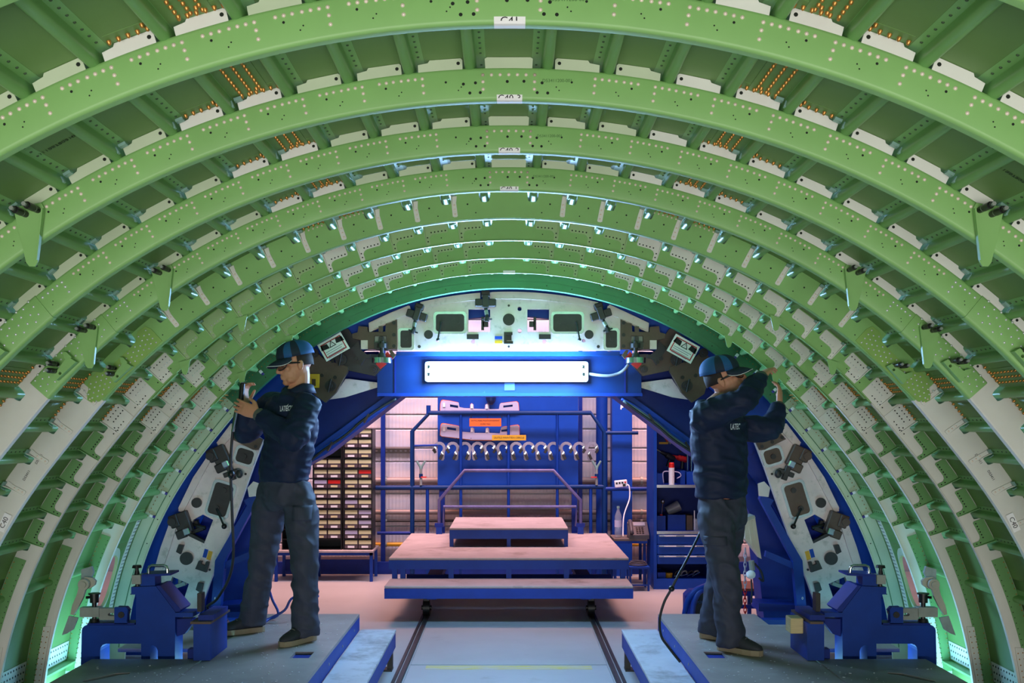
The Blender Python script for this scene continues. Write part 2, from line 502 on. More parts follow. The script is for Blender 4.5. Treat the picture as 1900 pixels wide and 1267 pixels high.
for s in (-1, 1):
    skin_patch(17.25, 51.2, s); skin_patch(51.25, 91.5, s)
    for w in WIN:      # window surrounds
        yc = (w[1] + w[2]) / 2; N = 40
        for nm, m_, s0, s1, e0 in (('window_surround', G_PALE, 1.0, 1.28, HS - 0.012), ('window_seal', mat('pale_yellow_seal', S(206, 208, 150), .5), 0.985, 1.02, HS - 0.016)):
            b = MB(); v = []; f = []
            for i in range(N):
                a = 2 * math.pi * i / N; c, d = math.cos(a), math.sin(a)
                sq = (abs(c) ** 2.6 + abs(d) ** 2.6) ** (-1 / 2.6)
                for sc, e in ((s0, e0), (s1, e0 + 0.006), (s1, HS), (s0, HS + 0.004)):
                    v.append(Q(s * (79.5 + 3.9 * c * sq * sc), e, yc + 0.125 * d * sq * sc))
            for i in range(N):
                for j in range(4):
                    f.append([i * 4 + j, i * 4 + (j + 1) % 4, ((i + 1) % N) * 4 + (j + 1) % 4, ((i + 1) % N) * 4 + j])
            b.v = v; b.f = f; b.m = [0] * len(f)
            b.build(nm, m_, FUS, 40)
    # bottom edge: perforated white strip, green edge angle, white lower panel
    b = MB(); v = []
    def band(t0, t1, e, y0, y1, t=0.004):
        ths = frange(t0, t1, 1.0); k = len(b.v)
        for th in ths:
            for y in (y0, y1): b.v += [Q(s * th, e, y), Q(s * th, e + t, y)]
        fs = []
        for i in range(len(ths) - 1):
            o = k + 4 * i
            fs += [[o, o + 2, o + 6, o + 4], [o + 1, o + 5, o + 7, o + 3], [o, o + 4, o + 5, o + 1], [o + 2, o + 3, o + 7, o + 6]]
        o = k + 4 * (len(ths) - 1)
        fs += [[k, k + 1, k + 3, k + 2], [o, o + 2, o + 3, o + 1]]
        b._f(fs)
    for k in range(4, 9): band(86.0, 88.4, HS - 0.006, ZK[k] + 0.02, ZK[k + 1] - 0.04)
    b.build('splice_strip', WHT, FUS)
    r = MB()
    for k in range(4, 9):
        for y in frange(ZK[k] + 0.05, ZK[k + 1] - 0.06, 0.03):
            for th in (86.4, 87.2, 88.0): dot(r, Q(s * th, HS - 0.0062, y), inward(s * th), 0.0065)
    # vertical perforated strip beside the end frame
    b = MB(); band(70, 90, HS - 0.006, 6.54, 6.60); b.build('splice_strip', WHT, FUS)
    for th in frange(70.4, 89.6, 0.55):
        for y in (6.555, 6.572, 6.588): dot(r, Q(s * th, HS - 0.0062, y), inward(s * th), 0.0048)
    tag(r.build('strip_holes', HOLE, FUS), None, kind='stuff')
    sweep([(HS - 0.002, 0), (HS - 0.002, 5.9), (HS - 0.06, 5.9), (HS - 0.06, 0)], [s * 88.6, s * 88.9], 'edge_angle', G_DARK, FUS).location.y = 0.78
    b = MB(); band(91.6, 99, HS + 0.01, 2.5, 6.66); b.build('lower_panel', WHT, FUS)

# ---- doubler strips at the lap joints
for s in (-1, 1):
    for t0, t1 in ((15.5, 17.95), (47.6, 49.75)):
        sweep([(HS - 0.004, 0.8), (HS - 0.0005, 0.8), (HS - 0.0005, 6.62), (HS - 0.004, 6.62)], frange(s * t0, s * t1, 0.8), 'lap_strip', G_SKIN, FUS)
    for k in range(0, 9):
        y0 = ZK[k] - 0.03
        for t0, t1 in ((14.75, 17.4), (18.8, 21.2), (46.6, 49), (50.6, 53.2)):
            th = frange(s * t0, s * t1, 0.8)
            sweep([(HS - 0.003, y0 - 0.042), (HS - 0.0005, y0 - 0.045), (HS - 0.0005, y0), (HS - 0.003, y0)], th, 'joint_pad', G_SKIN, FUS)
g = MB()
for s in (-1, 1):
    for off, c0 in ((0.85, 18.13), (1.5, 18.13), (2.15, 18.13), (0.75, 49.9), (1.3, 49.9), (1.85, 49.9)):
        th = s * (c0 - off)
        for k in range(0, 9):
            ya, yb = ZK[k] + 0.02, ZK[k + 1] - 0.05
            for y in frange(ya, yb, 0.026): dome(g, Q(th, HS - 0.004, y), inward(th), 0.0058, 0.009, 6)
    for k in range(1, 9):
        y = ZK[k] - 0.03 - 0.016
        for t0, t1 in ((14.9, 17.3), (19.0, 21.1), (46.8, 48.9), (50.8, 53.1)):
            for th in frange(s * t0, s * t1, 0.5): dome(g, Q(th, HS - 0.004, y), inward(th), 0.0058, 0.011, 6)
        for th in (s * 19.1, s * 16.2): dome(g, Q(th, HS - 0.004, y - 0.022), inward(th), 0.0058, 0.011, 6)
tag(g.build('gold_fasteners', GOLD, FUS, True), 'rows of gold fasteners at the skin joints', kind='stuff')

# ---- stringers
PRO = [(-0.034, 0.0), (-0.034, 0.0028), (-0.006, 0.0032), (-0.004, 0.012), (-0.003, 0.026), (0.001, 0.033), (0.007, 0.0365), (0.013, 0.0375), (0.019, 0.0365), (0.025, 0.033), (0.028, 0.026), (0.028, 0.014), (0.026, 0.0)]
def stringer(s, th, y0=0.78, y1=6.60):
    v = []; f = []; n = len(PRO)
    for y in (y0, y1):
        for q, h in PRO:
            v.append(Q(s * (th + math.degrees(q / (Rp(th) + HS))), HS - h, y))
    for j in range(n): f.append([j, (j + 1) % n, n + (j + 1) % n, n + j])
    f += [list(range(n))[::-1], list(range(n, 2 * n))]
    b = MB(); b.v = v; b.f = f; b.m = [0] * len(f)
    return b.build('stringer', G_STR, FUS, 50)
rv = MB()
for s in (-1, 1):
    for th in STR: stringer(s, th)
    stringer(s, 76.0, 0.78, 5.99)
    for th in STR:
        if abs(th - 18.13) < .1 or abs(th - 49.9) < .1: continue
        a = th - math.degrees(0.02 / (Rp(th) + HS))
        for k in range(0, 9):
            for y in frange(ZK[k] + 0.03, ZK[k + 1] - 0.06, 0.036): dome(rv, Q(s * a, HS - 0.003, y), inward(s * a), 0.0042, 0.003, 6)
tag(rv.build('stringer_rivets', DARKG, FUS), None, kind='stuff')

# ---- frames
CMID = [(0.0, 0.030), (0.0, 0.011), (0.0009, 0.006), (0.004, 0.0022), (0.010, 0.0), (0.084, 0.0), (0.090, 0.0022), (0.0935, 0.006), (0.096, 0.012), (0.096, 0.028)]
def cprof(y0, de=0.0, dy=0.0): return sheet([(e if e > .05 else e + de, y0 + y + dy) for e, y in CMID], -0.0032)
def notch_hi(th):
    """top edge of a web that is cut out around the stringers"""
    t = abs(th); hi = HS - 0.002
    for c in STR:
        q = math.radians(t - c) * (Rp(t) + HS)
        if -0.016 < q < 0.034:
            edge = min(q + 0.016, 0.034 - q)
            return HS - 0.049 if edge > 0.009 else HS - 0.002 - 0.047 * math.sqrt(max(0, 1 - (1 - edge / 0.009) ** 2))
    return hi
def web_ths(a, b):
    s = 1 if b > 0 or a > 0 else -1
    t = set(frange(a, b, 0.8))
    lo, hi = min(a, b), max(a, b)
    for c in STR:
        for sg in (-1, 1):
            for q in (-0.016, -0.0157, -0.0145, -0.012, -0.007, 0.025, 0.030, 0.0325, 0.0337, 0.034):
                x = sg * (c + math.degrees(q / (Rp(c) + HS)))
                if lo < x < hi: t.add(x)
    return sorted(t)
def bays(): return [(STR[i], STR[i + 1], i) for i in range(len(STR) - 1)]

def tie_A(fr, s, a, b, i, yk):
    y = yk - 0.026
    m = WHT_TIE if (14 < a < 22 or (s > 0 and a > 9) or a > 38) else G_PALE
    o = polar([(s * (a + .78), .06), (s * (a + .74), .118), (s * (a + .85), .123), (s * (b - 1.12), .123), (s * (b - 1.0), .116), (s * (b - .35), .113), (s * (b - .28), .06)], y, 0.003, 'shear_tie', m, fr)
    return Q(s * (a + 1.02), 0.109, y)

def small_clip(b, s, th, yk):
    a = math.radians(s * th)
    R = Matrix.Rotation(a, 3, 'Y')
    b.box(Q(s * (th - 0.55), HS - 0.012, yk - 0.045), (0.011, 0.010, 0.004), R)
    b.box(Q(s * (th - 0.1), HS - 0.022, yk - 0.050), (0.003, 0.006, 0.009), R)

def lug(fr, k, th, yk):
    """hanging triangular lug with two spring pins"""
    p = Q(th, 0.05, yk - 0.034); s = 1 if th > 0 else -1
    pts = [(-0.050, 0.048), (0.030, 0.06), (0.037, 0.045), (0.020, -0.105), (0.012, -0.119), (-0.004, -0.119), (-0.013, -0.108)]
    pts = [(-s * x, z) for x, z in pts]
    b = MB(); b.prism([(p.x + x, p.z + z) for x, z in pts], [], lambda x, z: (x, p.y - 0.005, z), lambda x, z: (x, p.y, z))
    b.box((p.x - s * 0.0285, p.y - 0.009, p.z - 0.03), (0.002, 0.007, 0.072), Matrix.Rotation(s * -0.11, 3, 'Y'))
    b.build('hanging_lug', G_FRAME, fr)
    for dx, dz in ((0.014, 0.028), (-0.02, 0.04)):
        pin(fr, Vector((p.x + s * dx, p.y - 0.004, p.z + dz)))
def pin(fr, p, L=0.085):
    b = MB()
    b.k = 0
    b.cyl(p, p + Vector((0, -L * .28, 0)), 0.0095, 10); b.cyl(p + Vector((0, -L * .33, 0)), p + Vector((0, -L * .75, 0)), 0.0105, 10)
    b.cyl(p + Vector((0, -L * .2, 0)), p + Vector((0, -L * .9, 0)), 0.0075, 8)
    b.k = 1
    b.cyl(p + Vector((0, -L * .9, 0)), p + Vector((0, -L * 1.0, 0)), 0.006, 8); b.cyl(p + Vector((0, -L * .28, 0)), p + Vector((0, -L * .33, 0)), 0.0098, 10)
    b.build('spring_pin', [BLACK, STEEL], fr, 40)
def tongue(fr, th, yk):
    """cast lug standing off the splice, with two pins"""
    s = 1 if th > 0 else -1
    p = Q(th, 0.03, yk - 0.034); a = math.radians(th)
    R = Matrix.Rotation(a, 3, 'Y')
    def L(x, y, z): return p + R @ Vector((x, y, z))
    b = MB()
    b.prism([(-0.05, -0.02), (-0.045, 0.0), (0.03, 0.012), (0.05, 0.0), (0.055, -0.025)], [circ(-0.02, -0.012, 0.006, 10)], lambda x, z: L(x, -0.03, z), lambda x, z: L(x, -0.002, z))
    b.prism([(0.03, 0.0), (0.055, 0.0), (0.055, 0.03), (0.045, 0.04), (0.033, 0.02)], [], lambda x, z: L(x, -0.028, z), lambda x, z: L(x, -0.002, z))
    b.build('standoff_lug', G_FRAME, fr)
    pin(fr, L(-0.005, -0.02, 0.024)); pin(fr, L(-0.028, -0.02, 0.008))

def lower_section(fr, k, s):
    yk = ZK[k]; y0 = yk - 0.03
    m = WHT if k < 9 else G_PALE
    o = strip(web_ths(s * 46.4, s * 93.5), lambda t: 0.004, notch_hi if k < 9 else (lambda t: HS + .002), y0 + 0.0035, 0.004, 'lower_section', m, fr, 0.6)
    fwd = k >= 6
    ths = frange(s * 48.4, s * 93.5, 1.2)
    if fwd: pr = sheet([(0.0, y0 - 0.022), (0.0, y0 - 0.004), (0.003, y0), (0.012, y0 + 0.0035)], 0.0035)
    else: pr = sheet([(0.0, yk), (0.0, y0 + 0.011), (0.0012, y0 + 0.005), (0.006, y0 + 0.002), (0.012, y0 + 0.002)], -0.0035)
    sweep(pr, ths, 'lower_flange', m, fr)

for k, yk in enumerate(ZK):
    y0 = yk - 0.03
    crown = frange(-48.5, 48.5, 1.0)
    rivets = MB(); holes = MB(); bright = MB(); clips = MB()
    lin = {}
    if k <= 4:
        fr = sweep(cprof(y0), crown, 'frame', G_FRAME, FUS, 40)
        fr['label'] = 'smooth green channel frame with rows of copper pink rivets'
    else:
        fr = strip(web_ths(-48.5, 48.5), lambda t: 0.002, notch_hi if k < 9 else (lambda t: HS + .002), y0, 0.004, 'frame', G_FRAME if k < 9 else G_END, FUS, 0.6)
        if k in (5, 9): pr = sheet([(0.0, yk + (0.015 if k == 9 else 0)), (0.0, y0 + 0.011), (0.0012, y0 + 0.005), (0.006, y0 - 0.001), (0.014, y0 - 0.001)], -0.0035)
        else: pr = sheet([(0.0, y0 - 0.022), (0.0, y0 - 0.004), (0.003, y0), (0.012, y0)], 0.0035)
        sweep(pr, crown, 'inner_flange', G_FRAME if k < 9 else G_END, fr)
    for s in (-1, 1): lower_section(fr, k, s)
    if k <= 4:
        # shear ties, rivets, drilled holes
        c0 = polar([(-1.5, .06), (-1.55, .119), (-1.4, .123), (1.4, .123), (1.55, .119), (1.5, .06)], yk - .026, .003, 'shear_tie', G_PALE, fr)
        for s in (-1, 1):
            for a, b_, i in bays():
                if a > 47: break
                hp = tie_A(fr, s, a, b_, i, yk); dot(holes, hp, FRONT, 0.0052)
            for i, c in enumerate(STR[:13]):
                t0 = c - 0.55
                if t0 > 47.5: break
                B = bright if t0 > 34.5 else rivets
                for e in (0.032, 0.053, 0.072): dome(B, Q(s * t0, e, y0), FRONT, 0.0052, 0.0036)
                for j in (1, 2, 3, 4.15, 5.15, 6.15):
                    if i == 0: break
                    th = t0 - 0 + 0.0
                    tt = t0 - (STR[i] - STR[i - 1]) + 0.0 + j * 0.46 if False else t0 + j * 0.46
                    if tt < 47: dome(B, Q(s * tt, 0.072, y0), FRONT, 0.0052, 0.0036)
                dot(holes, Q(s * (c + 1.9), 0.056, y0), FRONT, 0.0034); dot(holes, Q(s * (c + 0.9), 0.04, y0), FRONT, 0.002)
                dot(holes, Q(s * (c + 1.1), 0.031, y0), FRONT, 0.002)
                if k >= 2 and c > 16: small_clip(clips, s, c, yk)
            for j in range(7):
                if s == 1: dome(rivets, Q(-1.7 + j * 3.4 / 6, 0.072, y0), FRONT, 0.0052, 0.0036)
        for th, e in ((-0.1, .052), (-1.9, .022), (-2.6, .022), (1.9, .022), (2.6, .022), (-2.2, .05), (2.2, .05), (1.0, .053), (-3.0, .048)):
            dot(holes, Q(th, e, y0), FRONT, 0.0045)
        for s in (-1, 1):
            # splice channel over the joint with the white lower section
            sweep(cprof(y0, -0.004, -0.004), frange(s * 39.7, s * 48.6, 1.0), 'splice_channel', G_FRAME, fr, 40)
            row = 0
            for th in frange(40.4, 48.2, 0.62):
                for e in ((0.022, 0.052, 0.082) if row % 2 else (0.036, 0.066, 0.09)):
                    dome(bright, Q(s * (th + random.uniform(-.08, .08)), e, y0 - 0.004), FRONT, 0.0044, 0.003)
                row += 1
        if k in (2, 4):
            for s in (-1, 1):
                lug(fr, k, s * 33.3, yk)
                if k == 4: lug(fr, k, s * 41.9, yk)
        if k in (3, 4):
            for s in (-1, 1): tongue(fr, s * 45.4, yk - 0.004)
    elif k == 5:
        for s in (-1, 1):
            for i, c in enumerate(STR):
                if i == 0 or (39 < c < 49): continue
                a = math.radians(s * c); R = Matrix.Rotation(a, 3, 'Y')
                th = s * (c - 0.62)
                b = MB()
                w = 0.25
                b.prism([(th - w, .022), (th - w * .6, .017), (th + w * .6, .017), (th + w, .022), (th + w * .8, .08), (th + w * 1.3, .109), (th - w * .6, .109), (th - w * .8, .08)], [], lambda t, e: Q(t, e, y0 - .004), lambda t, e: Q(t, e, y0 - .0005))
                c2 = s * (c - 0.62 + w)
                b.prism([(0.02, 0), (0.109, 0), (0.109, 0.028), (0.08, 0.012), (0.02, 0.004)], [], lambda e, q: Q(c2 - .03, e, y0 - q), lambda e, q: Q(c2 + .03, e, y0 - q))
                b.build('stabiliser_bracket', WHT, fr)
                for e in (0.03, 0.05, 0.07): dome(rivets, Q(th, e, y0 - 0.004), FRONT, 0.0045, 0.003)
                small_clip(clips, s, c, yk)
            for th in frange(19.3, 21.2, 0.45): dome(rivets, Q(s * th, HS - 0.016, y0), FRONT, 0.0045, 0.003)
            for th in frange(14.9, 17.2, 0.45): dome(rivets, Q(s * th, HS - 0.016, y0), FRONT, 0.0045, 0.003)
            for c in STR[:10]:
                dot(holes, Q(s * (c + 2), 0.07, y0), FRONT, 0.004); dot(holes, Q(s * (c + 1.2), 0.03, y0), FRONT, 0.003)
            # flat splice plate with wavy ends
            pts = [(39.6, .012), (39.7, .09), (40.0, .118), (40.9, .121), (41.2, .115), (41.7, .092), (42.4, .087), (45.2, .087), (45.8, .10), (46.2, .118), (47.6, .119), (48.3, .108), (48.6, .09), (49.1, .08), (49.5, .06), (49.4, .036), (48.8, .012)]
            pts = [(s * t, e) for t, e in pts]
            pts = [(t, e * .92) for t, e in pts]
            polar(pts, y0 - 0.005, 0.005, 'splice_plate', mat('yellow_green_primer', S(140, 180, 92), 0.45, var=0.06), fr)
            row = 0
            for th in frange(40.2, 49.0, 0.5):
                hi = 0.073 if (41.3 < th < 45.9) else 0.098
                e = 0.022 + (row % 2) * 0.011
                while e < hi:
                    dome(bright, Q(s * th, e, y0 - 0.005), FRONT, 0.0044, 0.003); e += 0.0235
                row += 1
            tongue(fr, s * 44.9, yk - 0.006)
    elif k <= 8:
        for s in (-1, 1):
            for a, b_, i in bays():
                if b_ > 71: continue
                r = Rp(b_) + .08
                deg = lambda q: math.degrees(q / r)
                uo, ui = b_ - deg(.019), a + deg(.038)
                if 42.5 < b_ < 56:
                    pts = [(uo, .012), (uo, .119), (ui, .119), (ui, .058), (ui + .2, .055), (ui + 1.1, .055), (ui + 1.1, .012)] if b_ < 48 else [(uo, .012), (uo, .119), (ui, .119), (ui - .0, .012)]
                    m = WHT_TIE
                else:
                    w = deg(.021)
                    pts = [(uo, .016), (uo, .119), (ui, .119), (ui - .05, .07), (ui + .08, .063), (uo - w - .55, .063), (uo - w - .22, .058), (uo - w, .046), (uo - w, .016), (uo - w * .5, .012)]
                    if b_ > 56: m = G_DARK
                    elif (14 < a < 22) or (s > 0 and 14 < a): m = WHT_TIE
                    else: m = G_TIE
                pts = [(s * t, e) for t, e in pts]
                b = MB()
                polar(pts, y0 - 0.0035, 0.003, None, None, None, b)
                b.prism([(0.012, 0), (0.119, 0), (0.119, 0.030), (0.10, 0.028), (0.03, 0.012), (0.012, 0.004)], [], lambda e, q: Q(s * uo - .035, e, y0 - q), lambda e, q: Q(s * uo + .035, e, y0 - q))
                b.build('shear_tie', m, fr)
                RB = bright if (28 < a < 46) else holes
                n = 5 if b_ < 56 else 6
                for j in range(n):
                    p = Q(s * (ui + .25 + (uo - ui - .6) * j / n), 0.073, y0 - .0035)
                    if RB is bright: dome(RB, p, FRONT, 0.0038, 0.0025, 6)
                    else: dot(RB, p, FRONT, 0.0038)
                for e in (0.03, 0.05):
                    p = Q(s * (uo - deg(.011)), e, y0 - .0035)
                    if RB is bright: dome(RB, p, FRONT, 0.0038, 0.0025, 6)
                    else: dot(RB, p, FRONT, 0.0038)
                if 42.5 < b_ < 56:
                    for e in (.035, .1):
                        for j in range(5): dot(holes, Q(s * (ui + .3 + (uo - ui - .6) * j / 4.5 + (0 if e > .05 else .9)), e, y0 - .0035), FRONT, 0.0035)
                if a < 45: small_clip(clips, s, b_, yk)
            for c in STR[:12]:
                dot(holes, Q(s * (c + 1.7), 0.04, y0), FRONT, 0.003)
            # long doubler in the window belt
            strip(frange(s * 71.4, s * 90, 1.2), lambda t: 0.062, lambda t: 0.121, y0 - 0.001, 0.003, 'doubler', G_DARK, fr)
            for th in frange(72, 89.5, 0.62):
                dome(rivets, Q(s * th, 0.115, y0 - .001), FRONT, 0.0036, 0.003, 6); dot(holes, Q(s * th, 0.07, y0 - .001), FRONT, 0.0026)
            polar([(s * 81.5, .03), (s * 81.7, .07), (s * 90, .07), (s * 90, .03)], y0 - 0.004, 0.003, 'doubler', WHT, fr)
            for th in frange(82.2, 89.6, 0.7):
                for e in (.038, .062): dome(rivets, Q(s * th, e, y0 - .004), FRONT, 0.0036, 0.003, 6)
            if k in (6, 8):
                for th in (33.5, 42.0):
                    p = Q(s * th, 0.0, y0 - 0.024)
                    b = MB(); b.prism([(p.x - s * .03, p.z + .03), (p.x + s * .028, p.z + .012), (p.x + s * .010, p.z - .045), (p.x - s * .004, p.z - .052), (p.x - s * .014, p.z - .042)], [], lambda x, z: (x, p.y - .004, z), lambda x, z: (x, p.y, z))
                    b.build('hanging_lug', G_FRAME, fr)
            sweep(sheet([(-0.004, y0 - 0.026), (-0.004, y0 - 0.002), (0.018, y0 - 0.003)], -0.003), frange(s * 43.4, s * 47.6, 0.8), 'flange_splice', G_FRAME, fr)
    else:
        for s in (-1, 1):
            for i, c in enumerate(STR[9:]):
                p = Q(s * c, 0.075, y0 - 0.010); R = Matrix.Rotation(math.radians(s * c), 3, 'Y')
                b = MB(); b.k = 0; b.cham(p, (.010, .010, .012), .003, R); b.k = 1; b.cham(p + inward(s * c) * .018, (.009, .009, .008), .003, R)
                b.build('end_cap', [PAPER, mat('violet_plastic', S(70, 60, 150), .4)], fr)
            for th in frange(14, 70, 0.62): dome(rivets, Q(s * th, 0.10, y0), FRONT, 0.0036, 0.006, 6)
            sweep([(0.05, y0 - .003), (0.054, y0 - .003), (0.054, y0), (0.05, y0)], frange(s * 1, s * 90, 1.5), 'stiffening_bead', G_END if k == 9 else WHT, fr)
            for th in frange(6, 86, 4): dot(holes, Q(s * th, 0.03, y0), FRONT, 0.004)
    if rivets.v: tag(rivets.build('frame_rivets', PINK if k < 6 else GOLD, fr, True), None, kind='stuff')
    if bright.v: tag(bright.build('frame_rivets', SILV, fr, True), None, kind='stuff')
    if holes.v: tag(holes.build('drilled_holes', HOLE, fr, fix=False), None, kind='stuff')
    if clips.v: tag(clips.build('stringer_clips', LBLUE, fr), None, kind='stuff')
    # paper tags at the crown, folded round the inner edge
    txt = {1: 'C41', 2: 'C40-3', 3: 'C40-2', 4: 'C40-1', 8: 'C37'}.get(k)
    if txt:
        hw = math.degrees(0.036 / R0)
        yt = y0 - (0.024 if k == 8 else 0.0)
        v = []; f = []
        for th in (-hw, 0, hw): v += [Q(th + .05, 0.015, yt - .0012), Q(th + .05, 0.005, yt + .0002), Q(th + .05, 0.0005, yt + .0042), Q(th + .05, -0.0012, yt + .011), Q(th + .05, -0.0012, yt + .028)]
        for i in range(2):
            for j in range(4): f.append([i * 5 + j, i * 5 + j + 1, i * 5 + 6 + j, i * 5 + 5 + j])
        tg = link('paper_tag', mesh('paper_tag', v, f, PAPER), fr)
        if k <= 4:
            o = textmesh('tag_text', txt, 0.026, facing(Q(0.05, 0.004, yt - 0.0022)), INK, tg if False else fr)
            bm = bmesh.new(); bm.from_mesh(o.data)
            bmesh.ops.bisect_plane(bm, geom=bm.verts[:] + bm.edges[:] + bm.faces[:], plane_co=Q(0, 0.0045, 0), plane_no=(0, 0, -1), clear_outer=True)
            bm.to_mesh(o.data); bm.free()
    if k <= 4 and k >= 1:    # stamped part number beside the crown
        textmesh('stamp_text', 'D53411200-001', 0.013, facing(Q(3.2, 0.058, y0 - .0008)), mat('faded_ink', S(74, 112, 62), .7), fr)
    if k == 5:
        for s in (-1, 1):
            th = s * 64.8; a = math.radians(th)
            rt = Vector((math.cos(a), 0, -math.sin(a)))        # along increasing theta
            upv = Vector((math.sin(a), 0, math.cos(a)))
            c = Q(th, 0.0235, y0 - 0.006)
            v = [c + rt * x + upv * z for x, z in ((-.042, -.017), (.042, -.017), (.042, .017), (-.042, .017))]
            link('paper_tag', mesh('paper_tag', v, [[0, 1, 2, 3]], PAPER), fr)
            textmesh('tag_text', 'C40', 0.031, facing(c + Vector((0, -.001, 0)), rt, upv), INK, fr)
            for th2 in (59.5, 57.4):
                a2 = math.radians(s * th2)
                textmesh('stamp_text', 'D53411', 0.016, facing(Q(s * th2, .06, y0 + .0015), (math.cos(a2), 0, -math.sin(a2)), (math.sin(a2), 0, math.cos(a2))), INK, fr)

# stamps on the skin
for s, th in ((-1, 28.2), (1, 32.0)):
    for j, t in enumerate(('D55311251200100', '087821 46')):
        a = math.radians(s * th)
        textmesh('stamp_text', t, 0.020, facing(Q(s * (th + (j - .5) * .7), HS - .0035, 2.62), (math.cos(a), 0, -math.sin(a)), (0, 1, 0)) if s > 0 else
                 facing(Q(s * (th - (j - .5) * .7), HS - .0035, 2.62), (math.cos(a), 0, -math.sin(a)), (0, 1, 0)), mat('dark_stamp_ink', S(40, 62, 36), .7), FUS)

# grey crank and draped film under the window of one bay, both sides
for s in (-1, 1):
    X = (lambda l: mirx(l)) if s > 0 else (lambda l: l)
    Z = lambda l: X([(x / 3.453, 900 + y / 3.453) for x, y in l])
    d = ZK[7] - 0.07
    b = MB(); b.plate(Z([(510, 610), (545, 588), (592, 594), (612, 614), (606, 640), (578, 660), (548, 668), (530, 722), (496, 790), (470, 832), (450, 828), (462, 770), (492, 700), (504, 650)]), d, 0.02)
    q = P(*Z([(548, 632)])[0], d)
    b.cyl(q, q + Vector((0, -.03, 0)), .030, 16); b.cyl(q + Vector((0, -.03, 0)), q + Vector((0, -.04, 0)), .018, 12)
    b.build('hinge_crank', mat('dull_white_casting', S(176, 176, 162), .55, var=.12, scale=12), FUS, 30)
    for b in (MB().plate(Z([(520, 540), (585, 520), (598, 560), (580, 600), (520, 605)]), d + .03, 0.02), MB().plate(Z([(440, 838), (500, 850), (470, 925), (430, 950), (396, 962)]), d - .01, .01)):
      b.build('protective_film', mat('grey_film', S(150, 166, 168), .35, var=.15, scale=14, bump=.4, bscale=40), FUS)
# ================================================================ assembly jig at the far end of the section
JIG = empty('assembly_jig', (0, 7.0, 0), 'blue arched assembly jig with aluminium locating plates closing the end of the fuselage', 'jig')
DJ = 6.84
def zc(l, ox, oy, sc): return [(ox + x / sc, oy + y / sc) for x, y in l]
def both(fn):
    for s in (-1, 1): fn(s, (lambda l: l) if s < 0 else mirx)

sweep([(-0.15, 6.95), (0.24, 6.95), (0.24, 7.02), (-0.15, 7.02)], frange(-84, 84, 2), 'arch_ring', BLUE_B, JIG, 30)
for s in (-1, 1): sweep([(-0.36, 7.03), (-0.10, 7.03), (-0.10, 7.08), (-0.36, 7.08)], frange(s * 50, s * 90, 2), 'side_panel', BLUE_D, JIG, 30)
for s in (-1, 1): sweep([(-0.15, 6.95), (0.24, 6.95), (0.24, 7.02), (-0.15, 7.02)], frange(s * 84.1, s * 93, 2), 'arch_ring', BLUE_B, JIG, 30)
b = MB(); b.plate([(700, 657), (1190, 657), (1190, 731), (700, 731)], 6.95, 0.16); b.build('cross_beam', BLUE_W, JIG)
b = MB(); b.plate([(735, 652), (1150, 652), (1150, 660), (735, 660)], 6.86, 0.12); b.build('beam_ledge', BLUE_W, JIG)
b = MB(); b.plate([(700, 729), (1192, 729), (1192, 735), (700, 735)], 6.93, 0.2); b.build('beam_flange', BLUE, JIG)
for x in (733, 1160): MB().plate([(x - 1.2, 661), (x + 1.2, 661), (x + 1.2, 729), (x - 1.2, 729)], 6.944, 0.006).build('beam_joint', BLUE_D, JIG)
MB().plate([(936, 709), (955, 709), (955, 724), (936, 724)], 6.94, 0.01).build('beam_tab', mat('pale_blue_tab', S(60, 110, 170), .5), JIG)

def legs(s, X):
    MB().plate(X([(702, 652), (737, 733), (650, 789), (585, 835), (522, 905), (490, 965), (470, 1150), (292, 1165), (318, 1010), (360, 920), (430, 820), (520, 725), (610, 655)]), 7.12, 0.22).build('leg_panel', BLUE_D, JIG)
    b = MB(); b.plate(X([(715, 735), (746, 735), (604, 843), (560, 868), (556, 852)]), 7.0, 0.3); b.build('inner_beam', BLUE, JIG)
    MB().plate(X([(724, 743), (730, 745), (595, 840), (588, 838)]), 6.985, 0.012).build('beam_ridge', BLUE_B, JIG)
    d = 6.72
    MB().plate(X([(452, 928), (476, 918), (478, 926), (417, 1040), (408, 1135), (391, 1135), (399, 1040), (458, 938)]), d, 0.06).build('front_post', BLUE, JIG)
    MB().plate(X([(409, 1046), (466, 1022), (468, 1033), (411, 1058)]), d + .02, 0.04).build('brace', BLUE, JIG)
    MB().plate(X([(459, 905), (470, 893), (482, 897), (480, 920), (462, 922)]), d - .01, 0.01).build('bright_tab', ALU2, JIG)
    MB().plate(X([(404, 1123), (480, 1119), (480, 1134), (404, 1136)]), d + .05, 0.2).build('foot_plate', BLUE_D, JIG)
    q = P(*X([(399, 1110)])[0], d - .002)
    textmesh('post_mark', '6' if s < 0 else '0', 0.026, facing(q), PAPER, JIG)
both(legs)

# ---- crown plate
arc = [(x, 536.5 + 5.0 + 0.00072 * (x - CX) ** 2) for x in range(1111, 905, -12)]
outl = [(737, 650), (737, 592), (685, 617), (684, 599), (722, 581), (758, 566.5), (763, 583), (783, 581), (779, 562)] + [(x, 541.5 + 0.00072 * (x - CX) ** 2) for x in (800, 830, 860, 890)] + [(892, 562), (910, 562)] + arc[::-1] + \
       [(1108, 582), (1126, 584), (1131, 565), (1166, 581), (1204, 599), (1203, 617), (1151, 592), (1151, 650)]
h1 = [(869, 573.5), (909.5, 573.5), (909.5, 615.5), (869, 615.5)]
hs = [h1, mirx(h1), circ(964, 573, 4, 12), circ(964, 613.5, 4.2, 12), circ(878, 634, 4.6, 12), circ(1010, 634, 4.6, 12), circ(812, 632, 3.6, 12), circ(1083, 632, 3.6, 12)]
MB().plate(outl, DJ, 0.035, hs).build('crown_plate', ALU, JIG)
